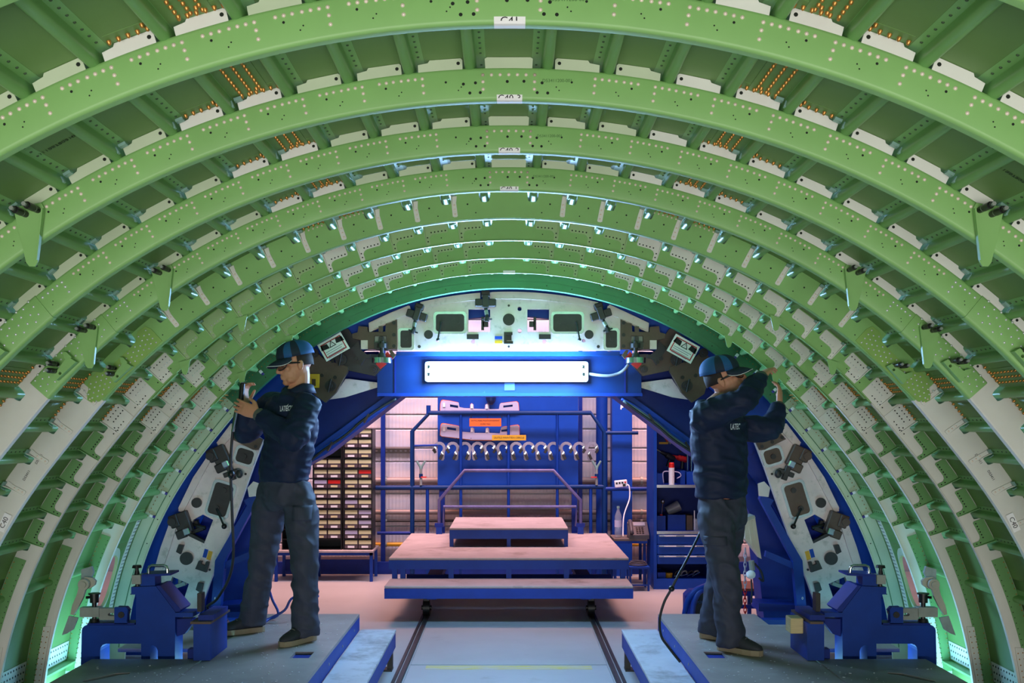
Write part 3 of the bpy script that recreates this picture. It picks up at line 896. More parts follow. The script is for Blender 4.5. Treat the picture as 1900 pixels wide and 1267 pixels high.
for a0, a1 in ((912, 1110), (780, 891)):
    xs = frange(a0, a1, 10)
    yy = lambda x: 541.0 + 0.00072 * (x - CX) ** 2
    b = MB(); b.plate([(x, yy(x)) for x in xs] + [(x, yy(x) + 13) for x in xs[::-1]], DJ - .012, 0.013); b.build('rim_bar', ALU, JIG)
for pts in ([(685, 600), (722, 582), (760, 567), (764, 580), (725, 596), (690, 612)],):
    for q in (pts, mirx(pts)): MB().plate(q, DJ - .012, .013).build('rim_bar', ALU, JIG)
def ringplate(px, grow, d, t, name, m):
    cx = sum(p[0] for p in px) / len(px); cy = sum(p[1] for p in px) / len(px)
    w = max(abs(p[0] - cx) for p in px); h = max(abs(p[1] - cy) for p in px)
    o = [(cx + (x - cx) * (w + grow) / w, cy + (y - cy) * (h + grow) / h) for x, y in px]
    MB().plate(o, d, t, [px]).build(name, m, JIG)
def crownbits(s, X):
    dx = 0 if s < 0 else -1
    c1 = X(rrect(808.6, 582.5, 861.5, 615, 6)); c2 = X(rrect(743, 613, 764, 645, 4)); 
    for c in (c1, c2):
        ringplate(c, 4.5, DJ - .010, .0099, 'pocket_rim', ALU2)
        MB().plate(c, DJ - .006, .0059).build('pocket_cover', BLACKM, JIG)
    MB().plate(X(circ(795, 620.5, 8.3)), DJ - .012, .0119).build('round_cover', BLACKM, JIG)
    MB().plate(X([(866, 620), (888, 620), (888, 629), (866, 629)]), DJ - .016, .0159).build('stop_block', BLACKM, JIG)
    for x, y in ((818, 597), (850, 598), (753, 629), (778, 643)):
        p = P(*X([(x, y)])[0], DJ - .004); MB().cyl(p, p + Vector((0, -.008, 0)), .011, 12).build('bolt', BLACKM, JIG)
    p0 = P(*X([(818, 597)])[0], DJ - .03); p1 = P(*X([(812.5, 630)])[0], DJ - .06)
    b = MB(); b.cyl(p0, p1, .0055, 8); b.ell(p1, .012); b.cyl(p0, p0 + Vector((0, .025, 0)), .011, 10); b.build('lever', BLACK, JIG, 40)
    # small hinge clamp seen in the open window
    b = MB(); b.plate(X([(893, 588), (898, 588), (898, 612), (893, 612)]), DJ + .01, .03); b.plate(X([(896, 596), (906, 596), (906, 606), (896, 606)]), DJ + .01, .03)
    b.build('window_clamp', BLACKM, JIG)
both(crownbits)
for c, r in (((944, 592.6), 11),):
    MB().plate(circ(*c, r, 24), DJ - .012, .0119).build('round_cover', BLACKM, JIG)
    for i in range(4):
        a = math.pi / 2 * i; p = P(c[0] + 6 * math.cos(a), c[1] + 6 * math.sin(a), DJ - .012); MB().cyl(p, p + Vector((0, -.003, 0)), .005, 8).build('bolt', BLACK, JIG)
for x, y in ((944, 546), (944, 567), (944, 643)):
    p = P(x, y, DJ); MB().cyl(p, p + Vector((0, -.006, 0)), .008, 10).build('bolt', BLACKM, JIG)
b = MB(); b.plate([(935, 616), (951, 616), (951, 621), (940, 621), (940, 633), (952, 633), (952, 637.5), (935, 637.5)], DJ - .03, .0299); b.plate([(940, 622), (949, 622), (949, 631), (940, 631)], DJ - .012, .012); b.build('index_block', BLACKM, JIG)
MB().plate([(918, 623.5), (932, 623.5), (932, 629), (918, 629)], DJ - .003, .0029).build('blue_plate_tag', BLUE_B, JIG)
MB().plate([(918, 631.5), (932, 631.5), (932, 637), (918, 637)], DJ - .003, .0029).build('yellow_plate_tag', YELL, JIG)

def crossclamp(px, py, deg, arm=22, k=1.0, d=DJ):
    """dark toggle clamp: cross block, hook over the frame, screw with small handle"""
    c = P(px, py, d - .03); R = Matrix.Rotation(math.radians(deg), 3, 'Y'); b = MB()
    L = lambda x, y, z: c + R @ Vector((x * k, y, z * k))
    b.cham(L(0, 0, 0), (.072 * k, .02, .026 * k), .004, R)
    b.cham(L(0, -.012, .01), (.022 * k, .022, .046 * k), .004, R)
    b.cham(L(0, -.004, .06), (.030 * k, .026, .022 * k), .006, R)
    b.cyl(L(0, -.01, -.03), L(.012, -.03, -.10), .012, 8)
    b.cyl(L(.012, -.03, -.10), L(.008, -.03, -.13), .017, 8)
    b.cyl(L(-.022, -.03, -.115), L(.045, -.03, -.115), .006, 6)
    b.box(L(-.045, -.02, 0), (.008 * k, .004, .012 * k), R); b.box(L(.045, -.02, 0), (.008 * k, .004, .012 * k), R)
    o = b.build('toggle_clamp', BLACKM, JIG)
    b = MB(); b.cyl(L(.003, -.02, -.055), L(.009, -.028, -.085), .0135, 10); b.build('clamp_sleeve', STEEL, o)
crossclamp(901, 562, 0); crossclamp(773.5, 585, 17); crossclamp(1115, 584, -17)

# ---- dark steel corner plates
def corner(s, X):
    Z = lambda l: X(zc(l, 560, 520, 4.745))
    MB().plate(Z([(500, 403), (578, 410), (582, 455), (735, 452), (740, 382), (778, 375), (836, 345), (838, 605), (745, 605), (745, 488), (638, 488), (638, 605), (522, 605), (522, 527), (448, 512), (443, 470), (490, 458)]), DJ - .02, .05).build('corner_bracket', BROWN, JIG)
    MB().plate(Z([(640, 490), (742, 490), (742, 545), (700, 545), (700, 575), (640, 575)]), DJ + .01, .03).build('slide_block', STEEL, JIG)
    MB().plate(Z([(520, 527), (580, 527), (580, 605), (520, 605)]), DJ - .022, .02).build('shim_plate', WOODEDGE if False else ALU, JIG)
    b = MB(); b.plate(Z([(635, 545), (745, 545), (752, 610), (720, 612), (640, 606)]), DJ - .06, .06); b.plate(Z([(678, 495), (712, 495), (716, 545), (672, 545)]), DJ - .06, .04)
    b.build('slide_carriage', BLACKM, JIG)
    MB().plate(Z([(676, 405), (712, 405), (712, 455), (676, 455)]), DJ - .035, .03).build('stop_screw', BROWN, JIG)
    MB().plate(Z([(338, 455), (372, 430), (405, 425), (470, 520), (520, 530), (520, 650), (640, 650), (700, 655), (822, 655), (640, 842), (392, 790), (330, 700), (180, 690), (210, 560)]), DJ + .06, .05).build('hinge_plate', BLACKM if s < 0 else BROWN, JIG)
    MB().plate(Z([(430, 600), (500, 530), (520, 610), (570, 655), (600, 650), (605, 680), (555, 690), (520, 745)]), DJ + .03, .03).build('swing_arm', BLACKM, JIG)
    MB().plate(Z([(40, 700), (110, 610), (190, 690), (404, 760), (404, 800), (365, 865), (300, 985), (205, 1075), (100, 1000), (60, 850)]), DJ + .03, .05).build('hinge_plate', BROWN, JIG)
    for x, y, r in ((630, 785, 30), (255, 930, 48), (348, 700, 50), (110, 640, 40)):
        p = P(*Z([(x, y)])[0], DJ + .03); R_ = r / 4.745 / FPX * DJ
        b = MB(); b.cyl(p, p + Vector((0, -.02, 0)), R_, 16); b.cyl(p + Vector((0, -.02, 0)), p + Vector((0, -.045, 0)), R_ * .45, 12)
        if r > 40:
            q = p + Vector((0, -.05, 0)); b.cyl(q + Vector((-.01, 0, -.045)), q + Vector((.01, 0, .045)), .006, 8)
        b.build('clamp_knob', BLACKM, JIG, 40)
    for x, y in ((812, 375), (812, 480), (812, 580), (177, 838), (293, 855), (272, 712), (480, 690), (515, 720)):
        p = P(*Z([(x, y)])[0], DJ - .02 if x > 600 else DJ + .03)
        b = MB(); b.cyl(p, p + Vector((0, -.008, 0)), .013, 12); b.build('bolt', BLACK, JIG)
    MB().plate(Z([(755, 627), (800, 690), (690, 780), (650, 735)]), DJ - .05, .01).build('red_marker', RED, JIG)
    MB().plate(Z([(765, 615), (790, 612), (826, 660), (800, 690)]), DJ - .045, .03).build('marker_block', BROWN, JIG)
    p = P(*Z([(705, 706)])[0], DJ - .12)
    b = MB(); b.k = 0; b.cyl(p + Vector((0, 0, -.018)), p + Vector((0, 0, .018)), .068, 28); b.k = 1; b.cyl(p + Vector((0, 0, .018)), p + Vector((0, 0, .05)), .03, 14, .022); b.cyl(p + Vector((0, 0, .05)), p + Vector((0, 0, .13)), .014, 10); b.cyl(p + Vector((0, 0, .085)), p + Vector((0, 0, .115)), .032, 12)
    b.build('handwheel', [CHROME, BLACKM], JIG, 40)
    MB().plate(Z([(385, 868), (420, 868), (700, 905), (708, 925), (690, 935), (380, 1030), (235, 1050), (300, 985), (345, 930)]), 6.97, .02).build('gusset_plate', ALU, JIG)
both(corner)
MB().plate(zc([(60, 825), (152, 825), (152, 945), (60, 945)], 560, 520, 4.745), DJ, .02, [zc([(85, 868), (122, 868), (122, 930), (85, 930)], 560, 520, 4.745)]).build('yellow_bracket', YELL, JIG)

# ---- locating plates down both legs (measured on the right, mirrored on the left)
def legplate(s, X):
    Z = lambda l: (lambda q: q if s > 0 else mirx(q))(zc(l, 1380, 760, 3.336))
    d = DJ
    outl = [(65, 190), (120, 150), (235, 95), (350, 212), (342, 232), (308, 248), (330, 300), (378, 272), (500, 440), (588, 600), (590, 628), (528, 645), (548, 702), (625, 688), (700, 860), (760, 1060), (800, 1240), (740, 1290), (478, 1290), (390, 1050), (300, 830), (215, 600), (130, 360)]
    w1 = [(375, 682), (440, 648), (500, 682), (545, 765), (430, 825)]; w2 = [(525, 1078), (628, 1033), (668, 1150), (570, 1213)]
    MB().plate(Z(outl), d, .04, [Z(w1), Z(w2)]).build('leg_plate', ALU, JIG)
    for q in ([(235, 92), (265, 85), (355, 205), (320, 232), (215, 110)], [(398, 268), (376, 284), (440, 400), (565, 640), (592, 610), (500, 420)], [(642, 690), (602, 718), (640, 840), (690, 990), (735, 972), (700, 850)]):
        MB().plate(Z(q), d - .02, .0199).build('rim_bar', ALU, JIG)
    for cx, cy, w, h in ((180, 288, 104, 88), (330, 556, 118, 200)):
        c = rot2(rrect(cx - w / 2, cy - h / 2, cx + w / 2, cy + h / 2, 22), (cx, cy), -17)
        o = rot2(rrect(cx - w / 2 - 16, cy - h / 2 - 16, cx + w / 2 + 16, cy + h / 2 + 16, 30), (cx, cy), -17)
        MB().plate(Z(o), d - .014, .0139, [Z(c)]).build('pocket_rim', ALU2, JIG)
        MB().plate(Z(c), d - .005, .0049).build('pocket_cover', BROWN if s > 0 else BLACKM, JIG)
    for cx, cy, r in ((480, 577, 31), (543, 922, 40), (185, 290, 16), (310, 500, 16), (355, 612, 17)):
        MB().plate(Z(circ(cx, cy, r)), d - .02, .0199).build('round_cover', BLACKM, JIG)
    MB().plate(Z([(70, 185), (130, 150), (205, 120), (262, 182), (130, 248), (100, 250)]), d - .03, .0299).build('head_block', BROWN, JIG)
    for x, y in ((112, 228), (176, 200), (237, 172), (174, 398), (528, 524), (658, 848), (396, 990)):
        p = P(*Z([(x, y)])[0], d - (.03 if y < 230 else 0)); MB().cyl(p, p + Vector((0, -.006, 0)), .012 if y < 230 else .008, 12).build('bolt', BLACK, JIG)
    MB().plate(Z(rot2([(384, 875), (410, 875), (410, 930), (384, 930)], (397, 900), -15)), d - .003, .0029).build('yellow_plate_tag', YELL, JIG)
    MB().plate(Z(rot2([(411, 863), (435, 863), (435, 916), (411, 916)], (422, 888), -15)), d - .003, .0029).build('blue_plate_tag', BLUE_B, JIG)
    for q in ([(402, 945), (420, 940), (428, 965), (452, 955), (445, 938), (465, 935), (487, 985), (420, 1008)], [(440, 1078), (470, 1070), (484, 1115), (452, 1135)], [(560, 840), (590, 835), (606, 880), (580, 895)]):
        MB().plate(Z(q), d - .03, .0299).build('stop_block', BLACKM, JIG)
    p0 = P(*Z([(355, 612)])[0], d - .03); p1 = P(*Z([(307, 722)])[0], d - .07)
    b = MB(); b.cyl(p0, p1, .007, 8); b.ell(p1, .019); b.build('lever', BLACK, JIG, 40)
    for cx, cy, a in ((325, 290, -25), (560, 700, -20)):
        c = P(*Z([(cx, cy)])[0], d - .03); R = Matrix.Rotation(math.radians(-a * s), 3, 'Y'); b = MB()
        b.cham(c, (.05, .03, .075), .006, R); b.cham(c + R @ Vector((s * .045, -.01, .03)), (.03, .035, .045), .006, R); b.cham(c + R @ Vector((s * .03, -.02, -.07)), (.035, .02, .03), .006, R)
        e = c + R @ Vector((s * .055, -.05, .03)); b.cyl(e, e + Vector((0, -.012, 0)), .028, 14)
        o = b.build('toggle_clamp', BROWN if s > 0 else BLACKM, JIG)
        e = c + R @ Vector((-s * .02, -.05, -.065)); MB().cham(e, (.022, .02, .022), .005, R).build('clamp_pad', CHROME, o)
    c = P(*Z([(262, 392)])[0], d - .04); b = MB(); R = Matrix.Rotation(s * .35, 3, 'Y')
    b.cham(c, (.018, .02, .05), .004, R); b.cham(c, (.055, .016, .016), .004, R); b.ell(c + Vector((-s * .06, -.02, -.005)), (.024, .02, .03)); b.build('screw_clamp', BLACKM, JIG)
    c = P(*Z([(470, 745)])[0], d + .05); b = MB(); b.cham(c, (.05, .03, .016), .004, R); b.cham(c + Vector((0, 0, .03)), (.014, .02, .04), .003, R); b.cyl(c + Vector((-s * .06, -.02, .02)), c + Vector((s * .06, -.02, .045)), .012, 8); b.build('window_clamp', BLACK, JIG)
    MB().plate(Z([(428, 812), (540, 752), (548, 772), (432, 828)]), d - .004, .05).build('window_ledge', BLACKM, JIG)
    c = P(*Z([(580, 1085)])[0], d + .05); b = MB(); b.cham(c, (.045, .02, .014), .003, R); b.cyl(c, c + Vector((0, 0, .06)), .014, 8); b.build('window_clamp', STEEL, JIG)
    MB().plate(Z([(572, 1196), (665, 1140), (672, 1158), (578, 1218)]), d - .004, .05).build('window_ledge', BLACKM, JIG)
both(legplate)

# ---- warning boards on the corner plates
for s, q, nm in ((-1, [(140, 572), (345, 455), (420, 590), (210, 722)], 'glossy white warning board with red border beside the man in the tilted cap'), (1, [(1485, 465), (1697, 582), (1628, 742), (1415, 620)], 'white warning board with red border and a black triangle above the other man')):
    pts = zc(q, 560 if s < 0 else 940, 520, 4.745); d = 6.70
    if s < 0: TL, TR, BR, BL = [P(*p, d) for p in pts]
    else: TL, TR, BR, BL = [P(*p, d) for p in pts]
    c = (TL + TR + BR + BL) / 4
    rt = (TR - TL).normalized(); up = Vector((0, -1, 0)).cross(rt) * -1
    up = rt.cross(Vector((0, -1, 0))) * -1
    if up.z < 0: up = -up
    w = (TR - TL).length / 2; h = (TL - BL).length / 2
    T = empty('warning_sign', c, nm, 'sign')
    fr2 = lambda x, z, y=0: c + rt * x + up * z + Vector((0, y, 0))
    MB().prism([(-w, -h), (w, -h), (w, h), (-w, h)], [], lambda x, z: fr2(x, z), lambda x, z: fr2(x, z, .006)).build('board', PAPER, T)
    k = .014
    MB().prism([(-w + k, -h + k), (w - k, -h + k), (w - k, h - k), (-w + k, h - k)], [[(-w + k + .007, -h + k + .007), (w - k - .007, -h + k + .007), (w - k - .007, h - k - .007), (-w + k + .007, h - k - .007)]], lambda x, z: fr2(x, z, -.0012), lambda x, z: fr2(x, z, -.0002)).build('red_border', mat('red_print', S(180, 30, 40), .5), T)
    for sx in (-1, 1):
        MB().prism([(sx * w * .62 - .028, .012), (sx * w * .62 + .030, .004), (sx * w * .62 + .026, h * .62), (sx * w * .62 - .02, h * .7)], [], lambda x, z: fr2(x, z, -.0012), lambda x, z: fr2(x, z, -.0002)).build('printed_picture', INK, T)
    MB().prism([(-.026, .004), (.026, .004), (0, .048)], [[(-.017, .009), (.017, .009), (0, .038)]], lambda x, z: fr2(x, z, -.0012), lambda x, z: fr2(x, z, -.0002)).build('warning_triangle', INK, T)
    textmesh('triangle_mark', '!', .026, facing(fr2(0, .02, -.0015), rt, up), INK, T)
    for j in range(4):
        z0 = -.012 - j * .014
        MB().prism([(-w * .7, z0 - .002), (w * (.7 - .15 * (j % 2)), z0 - .002), (w * (.7 - .15 * (j % 2)), z0 + .002), (-w * .7, z0 + .002)], [], lambda x, z: fr2(x, z, -.001), lambda x, z: fr2(x, z, -.0002)).build('printed_line', mat('grey_print', S(150, 140, 170), .6), T)

# ---- fluorescent lamp on the beam
LP = empty('fluorescent_lamp', P(940, 708, 6.9), 'long glowing fluorescent batten lamp fixed to the blue cross beam', 'lamp')
MB().plate(rrect(789, 671, 1091, 708, 4), 6.862, .085).build('lamp_housing', mat('lamp_housing_grey', S(200, 206, 210), .4), LP)
MB().plate(rrect(792, 673, 1088, 706, 4), 6.805, .0565).build('diffuser', GLOW, LP)
for x in (795, 1083):
    for y in (680, 694):
        MB().plate([(x - 2.5, y - 3), (x + 2.5, y - 3), (x + 2.5, y + 4), (x - 2.5, y + 4)], 6.802, .002).build('tube_socket', mat('socket_blue_grey', S(120, 140, 170), .5), LP)
MB().tube([P(1091, 693, 6.9), P(1110, 696, 6.9), P(1130, 697, 6.9), P(1147, 693, 6.9), P(1158, 686, 6.88), P(1166, 676, 6.88)], .011, 8, smooth=4).build('power_cable', GREYCAB, LP, True)

# ---- cables tied along the inner beams
for s, X in ((-1, lambda l: l), (1, mirx)):
    lab = 'bundle of blue cables tied along the slanting beam beside the %s' % ('drawer cabinets' if s < 0 else 'tool cabinet')
    T = empty('cable_bundle', P(*X([(600, 850)])[0], 6.95), lab, 'cable')
    for j in range(3 if s > 0 else 1):
        o = 3.5 * j
        MB().tube([P(*p, 6.93 - .01 * j) for p in X([(735 - o, 740 + o), (705, 757 + o), (670, 782 + o), (640, 808 + o), (600, 835 + o), (560, 868 + o)])], .010, 6, smooth=4).build('cable', [BHOSE, mat('grey_green_cable', S(90, 110, 110), .5), CABLE][j if s > 0 else 2], T, True)
    for x, y in ((680, 776), (612, 828)):
        p = P(*X([(x, y)])[0], 6.92); MB().box(p, (.006, .02, .035), Matrix.Rotation(.5 * -s, 3, 'Y')).build('cable_tie', BLACK, T)

# ================================================================ platforms inside the section
for s in (-1, 1):
    side = 'left' if s < 0 else 'right'
    who = 'under the man reaching towards the grey cuffs' if s < 0 else 'under the man'
    T = empty('work_platform', (s * 1.6, 4.6, 0), 'grey steel work platform on a blue frame at the %s, carrying a standing man' % side, 'platform')
    hp = rrect(1.30, 4.92, 1.42, 5.12, .004, 1)
    # main plate with a recessed blue lifting pocket, and the outer plate with a slot
    pk = [(s * x, y) for x, y in ((1.085, 5.37), (1.19, 5.37), (1.19, 5.52), (1.085, 5.52))]
    MB().prism([(s * x, y) for x, y in ((1.0, 2.2), (1.648, 2.2), (1.648, 6.63), (1.0, 6.63))], [pk], lambda x, y: (x, y, .35), lambda x, y: (x, y, .332)).build('deck_plate', DECK, T)
    MB().bb(s * 1.08, s * 1.195, 5.365, 5.525, .32, .334).build('lifting_pocket', BLUE_D, T)
    sl = [(s * x, y) for x, y in ((1.965, 5.00), (2.075, 4.86), (2.1, 4.86), (2.1, 4.885), (2.0, 5.03), (1.93, 5.045), (1.925, 5.02))]
    MB().prism([(s * x, y) for x, y in ((1.655, 2.2), (2.25, 2.2), (2.25, 5.34), (1.655, 5.34))], [sl], lambda x, y: (x, y, .352), lambda x, y: (x, y, .334)).build('deck_plate', DECK, T)
    MB().prism([(s * x, y) for x, y in ((1.655, 5.62), (2.22, 5.62), (2.22, 6.3), (1.655, 6.3))], [], lambda x, y: (x, y, .345), lambda x, y: (x, y, .325)).build('deck_plate', DECK, T)
    MB().bb(s * 1.0, s * 1.05, 2.2, 6.63, .24, .3315).build('side_beam', BLUE, T)
    MB().bb(s * 1.05, s * 2.2, 6.52, 6.6, .24, .3315).build('end_beam', BLUE, T)
    MB().bb(s * 1.62, s * 1.7, 2.2, 5.3, .24, .333).build('centre_beam', BLUE_D, T)
    for y in (2.6, 4.6, 6.45): MB().bb(s * 1.25, s * 1.33, y, y + .08, 0, .3315).build('leg', BLUE_D, T)
    for y in (2.6, 4.6): MB().bb(s * 2.1, s * 2.18, y, y + .08, 0, .333).build('leg', BLUE_D, T)
    for y in frange(4.6, 6.4, .45):
        MB().cyl((s * .997, y, .285), (s * 1.0, y, .285), .008, 8).build('bolt', STEEL, T)
    T = empty('side_step', (s * .88, 5, 0), 'low pale step running along the inner edge of the %s work platform' % side, 'step')
    MB().cham((s * .875, 4.42, .235), (.119, 2.22, .010), .003).build('step_board', mat('dusty_step_plate', S(186, 190, 196), .5, var=.1, scale=4, bump=.05, dirt=(S(110, 112, 112), 3, .5, .72)), T)
    MB().bb(s * .757, s * .80, 2.2, 6.55, .13, .2245).build('side_beam', BLUE, T)
    MB().bb(s * .757, s * .99, 6.55, 6.62, .13, .2245).build('end_beam', BLUE_D, T)
    for y in (6.5, 4.9, 3.0):
        MB().bb(s * .765, s * .80, y, y + .05, 0.012, .131).build('leg', BLACKM, T)
        MB().bb(s * .765, s * .86, y - .02, y + .07, 0, .012).build('foot', BLACKM, T)
# swarf on the decks
b = MB()
for i in range(900):
    s = random.choice((-1, 1)); x = random.uniform(1.03, 2.2); y = random.uniform(4.2, 6.5)
    if x > 1.55 and y > 5.2: continue
    if 1.07 < x < 1.2 and 5.35 < y < 5.53: continue
    if 1.9 < x and 4.8 < y < 5.1: continue
    z = .3525; r = random.uniform(.0012, .0032); t = random.uniform(0, 3)
    b.box((s * x, y, z + r * .3), (r * random.uniform(1, 2), r, r * .3), Matrix.Rotation(t, 3, 'Z'))
tag(b.build('metal_swarf', mat('swarf', S(230, 234, 236), .3, .4)), 'tiny bright metal chips scattered over the decks', 'swarf', kind='stuff')

# ---- blue positioning fixtures
def fixture(s, X):
    d = 5.42
    T = empty('positioning_fixture', (s * 2.0, 5.5, 0), 'heavy blue positioning fixture with chrome handle beside the %s man' % ('cable coil and the' if False else ('left-hand' if s < 0 else 'right-hand')), 'fixture')
    Z = lambda l: X(zc(l, 140, 1020, 5.13))
    L = lambda x, y, dd=d: P(*Z([(x, y)])[0], dd)
    body = [(48, 1190), (60, 768), (66, 745), (84, 725), (112, 716), (575, 712), (578, 425), (530, 425), (530, 355), (765, 346), (950, 592), (945, 1190), (785, 1190), (783, 960), (772, 930), (742, 908), (712, 908), (712, 1190), (625, 1190), (625, 893), (290, 893), (258, 905), (240, 930), (235, 960), (235, 1190)]
    MB().plate(Z(body), d, .13).build('body', BLUE, T)
    MB().bb(s * 1.62, s * 2.36, d + .0, d + .13, 0, .235).build('pedestal', BLUE_D, T)
    MB().plate(Z([(767, 342), (805, 340), (1003, 568), (990, 590), (952, 590)]), d - .004, .17).build('slanted_plate', BLUE_D, T)
    MB().plate(Z([(620, 345), (620, 250), (755, 250), (757, 340)]), d + .01, .1).build('head_block', BLUE, T)
    MB().plate(Z([(630, 234), (905, 226), (905, 244), (740, 252), (630, 252)]), d - .01, .14).build('top_plate', BLUE_D, T)
    pts = [(698, 228), (696, 185), (706, 160), (728, 150), (842, 150), (866, 160), (874, 185), (876, 226)]
    MB().tube([L(x, y, d + .02) for x, y in pts], .0085, 10).build('handle', CHROME, T, 50)
    o = MB().plate(Z([(535, 242), (620, 240), (620, 326), (535, 328)]), d - .005, .06); o.build('clamp_block', STEEL, T)
    b = MB(); b.cyl(L(585, 242, d + .025), L(585, 165, d + .025), .010, 10); b.cyl(L(585, 170, d + .025), L(585, 146, d + .025), .026, 16, .022); b.cyl(L(585, 230, d + .025), L(585, 195, d + .025), .015, 10, .011); b.cyl(L(588, 328, d + .025), L(588, 354, d + .025), .011, 8); b.build('knob_screw', BLACK, T, 40)
    MB().plate(Z([(112, 700), (562, 697), (562, 716), (112, 718)]), d + .0, .09).build('ledge', BLUE_D, T)
    MB().plate(Z([(40, 552), (222, 548), (222, 640), (40, 640)]), d + .02, .05).build('arm_block', STEEL, T)
    MB().plate(Z([(222, 556), (376, 560), (376, 668), (238, 668), (222, 650)]), d + .03, .035, [Z([(305, 610), (320, 600), (376, 600), (376.5, 632), (320, 632), (308, 625)])[:0] or Z([(308, 612), (322, 602), (366, 602), (366, 630), (322, 630), (310, 624)])]).build('slotted_arm', STEEL, T)
    MB().plate(Z([(370, 548), (480, 545), (498, 570), (488, 680), (498, 706), (370, 706)]), d + .0, .02).build('yoke', BLUE, T)
    MB().plate(Z([(408, 536), (490, 538), (520, 572), (505, 600), (505, 690), (530, 706), (440, 706), (408, 600)]), d + .07, .02).build('yoke', BLUE_D, T)
    q = L(437, 618, d); MB().cyl(q + Vector((0, .09, 0)), q + Vector((0, -.006, 0)), .018, 8).build('yoke_bolt', BLACKM, T)
    b = MB(); b.cyl(L(180, 550, d + .045), L(180, 430, d + .045), .013, 10); b.cyl(L(180, 500, d + .045), L(180, 420, d + .045), .024, 12); b.cyl(L(180, 424, d + .045), L(180, 412, d + .045), .032, 14); b.cyl(L(180, 552, d + .045), L(180, 690, d + .045), .012, 8); b.cyl(L(180, 655, d + .045), L(180, 688, d + .045), .024, 10, .03)
    e = L(165, 448, d + .045); b.cyl(e, e + Vector((s * .03, -.02, 0)), .008, 6)
    b.build('clamp_bolt', BLACK, T, 40)
    # inner bracket and post
    MB().plate(Z([(950, 598), (1118, 598), (1118, 640), (950, 640)]), d - .02, .12).build('side_arm', BLUE, T)
    MB().plate(Z([(950, 660), (1115, 655), (1115, 700), (1040, 800), (950, 830)]), d + .03, .05).build('side_web', BLUE_D, T)
    zt = L(1120, 700, 5.3).z
    x0, x1 = L(1122, 700, 5.3).x, L(1282, 700, 5.3).x
    MB().bb(x0, x1, 5.3, 5.62, .353, zt).build('post', BLUE, T)
    MB().bb(x0 - .01, x1 + .01, 5.28, 5.64, zt, zt + .012).build('post_cap', BROWN, T)
    MB().bb(min(x0, x1) + .02, max(x0, x1) + .01 , 5.32, 5.6, zt + .012, zt + .04).build('packing_plate', BLUE_D, T)
    q = L(1195, 600, 5.45); MB().bb(q.x - .012, q.x + .012, 5.42, 5.48, zt + .04, zt + .14).build('stop_peg', BLACKM, T)
    MB().bb(s * 1.66, s * 1.74, 5.36, 5.415, .24, .4).build('foot_block', BLUE_D, T)
both(fixture)
wb = MB().cham(P(1474, 1158, 5.42) , (.035, .05, .042), .004).build('wooden_block', mat('raw_softwood', S(206, 186, 140), .7, var=.12, scale=8, stretch=(1, 1, 12)))
tag(wb, 'small pale softwood block wedged against the post of the right-hand blue fixture', 'wood block')

# ================================================================ stepped trolley on the floor rails
TR = empty('stepped_trolley', (0, 9.2, 0), 'blue stepped platform trolley with pale boards standing on the floor rails', 'trolley')
def tier(hw, y0, y1, z, beam, name, board=.018):
    MB().cham((0, (y0 + y1) / 2, z - board / 2), (hw, (y1 - y0) / 2, board / 2), .004).build(name + '_board', WOODTOP, TR)
    MB().bb(-hw + .003, hw - .003, y0 + .003, y0 + .012, z - board - .004, z - board + .004).build(name + '_edge', WOODEDGE, TR)
    MB().bb(-hw, hw, y0, y0 + .05, z - board - beam, z - board - .003).build(name + '_front_beam', BLUE, TR)
    for s in (-1, 1): MB().bb(s * hw, s * (hw - .05), y0 + .05, y1, z - board - beam, z - board - .001).build(name + '_side_beam', BLUE_D, TR)
    MB().bb(-hw, hw, y1 - .05, y1, z - board - beam, z - board - .001).build(name + '_rear_beam', BLUE_D, TR)
tier(1.005, 7.99, 8.39, .317, .085, 'lower_step')
tier(1.019, 8.40, 10.32, .49, .08, 'deck')
tier(.548, 9.14, 10.2, .669, .085, 'upper_step')
for x in (-.9, -.49, 0, .49, .97, -.97):
    MB().bb(x - .022, x + .022, 8.405, 8.44, .215, .392).build('front_post', BLUE, TR)
for x in (-.53, 0, .53): MB().bb(x - .018, x + .018, 9.16, 9.2, .49, .566).build('upper_post', BLUE, TR)
for s in (-1, 1):
    MB().bb(s * .63, s * .76, 8.42, 10.2, .16, .22).build('chassis_beam', BLUE_D, TR)
    for y in (8.28, 10.05):
        MB().bb(s * .665, s * .71, y - .03, y + .03, .07, .3).build('wheel_strut', BLACKM, TR)
        b = MB(); b.cyl((s * .66, y, .09), (s * .715, y, .09), .068, 20); b.cyl((s * .645, y, .09), (s * .73, y, .09), .02, 10); b.build('wheel', BLACK, TR, 40)
    MB().bb(s * .6, s * .68, 8.2, 8.26, .17, .3).build('bracket', BLUE_D, TR)
MB().bb(-.9, .9, 8.7, 8.74, .2, .3).build('cross_member', BLUE_D, TR)
d = 10.27
q = lambda x, y: P(x, y, d)
MB().tube([q(815, 986), q(815, 928), q(862, 873), q(1027, 873), q(1077, 928), q(1077, 986)], .018, 10).build('guard_rail', mat('worn_rail_paint', S(96, 92, 140), .4, .2, var=.2, scale=10), TR, 50)
MB().tube([q(823, 976), q(823, 940), q(1069, 940), q(1069, 976)], .015, 10).build('guard_rail', mat('worn_rail_paint', None), TR, 50)
for x in (815, 1077):
    MB().bb(q(x, 0).x - .03, q(x, 0).x + .03, d - .04, d + .03, .49, .56).build('rail_socket', BLUE, TR)
    MB().bb(q(x, 0).x - .045, q(x, 0).x + .045, d - .03, d + .02, .56, .6).build('rail_clip', BLUE_D, TR)
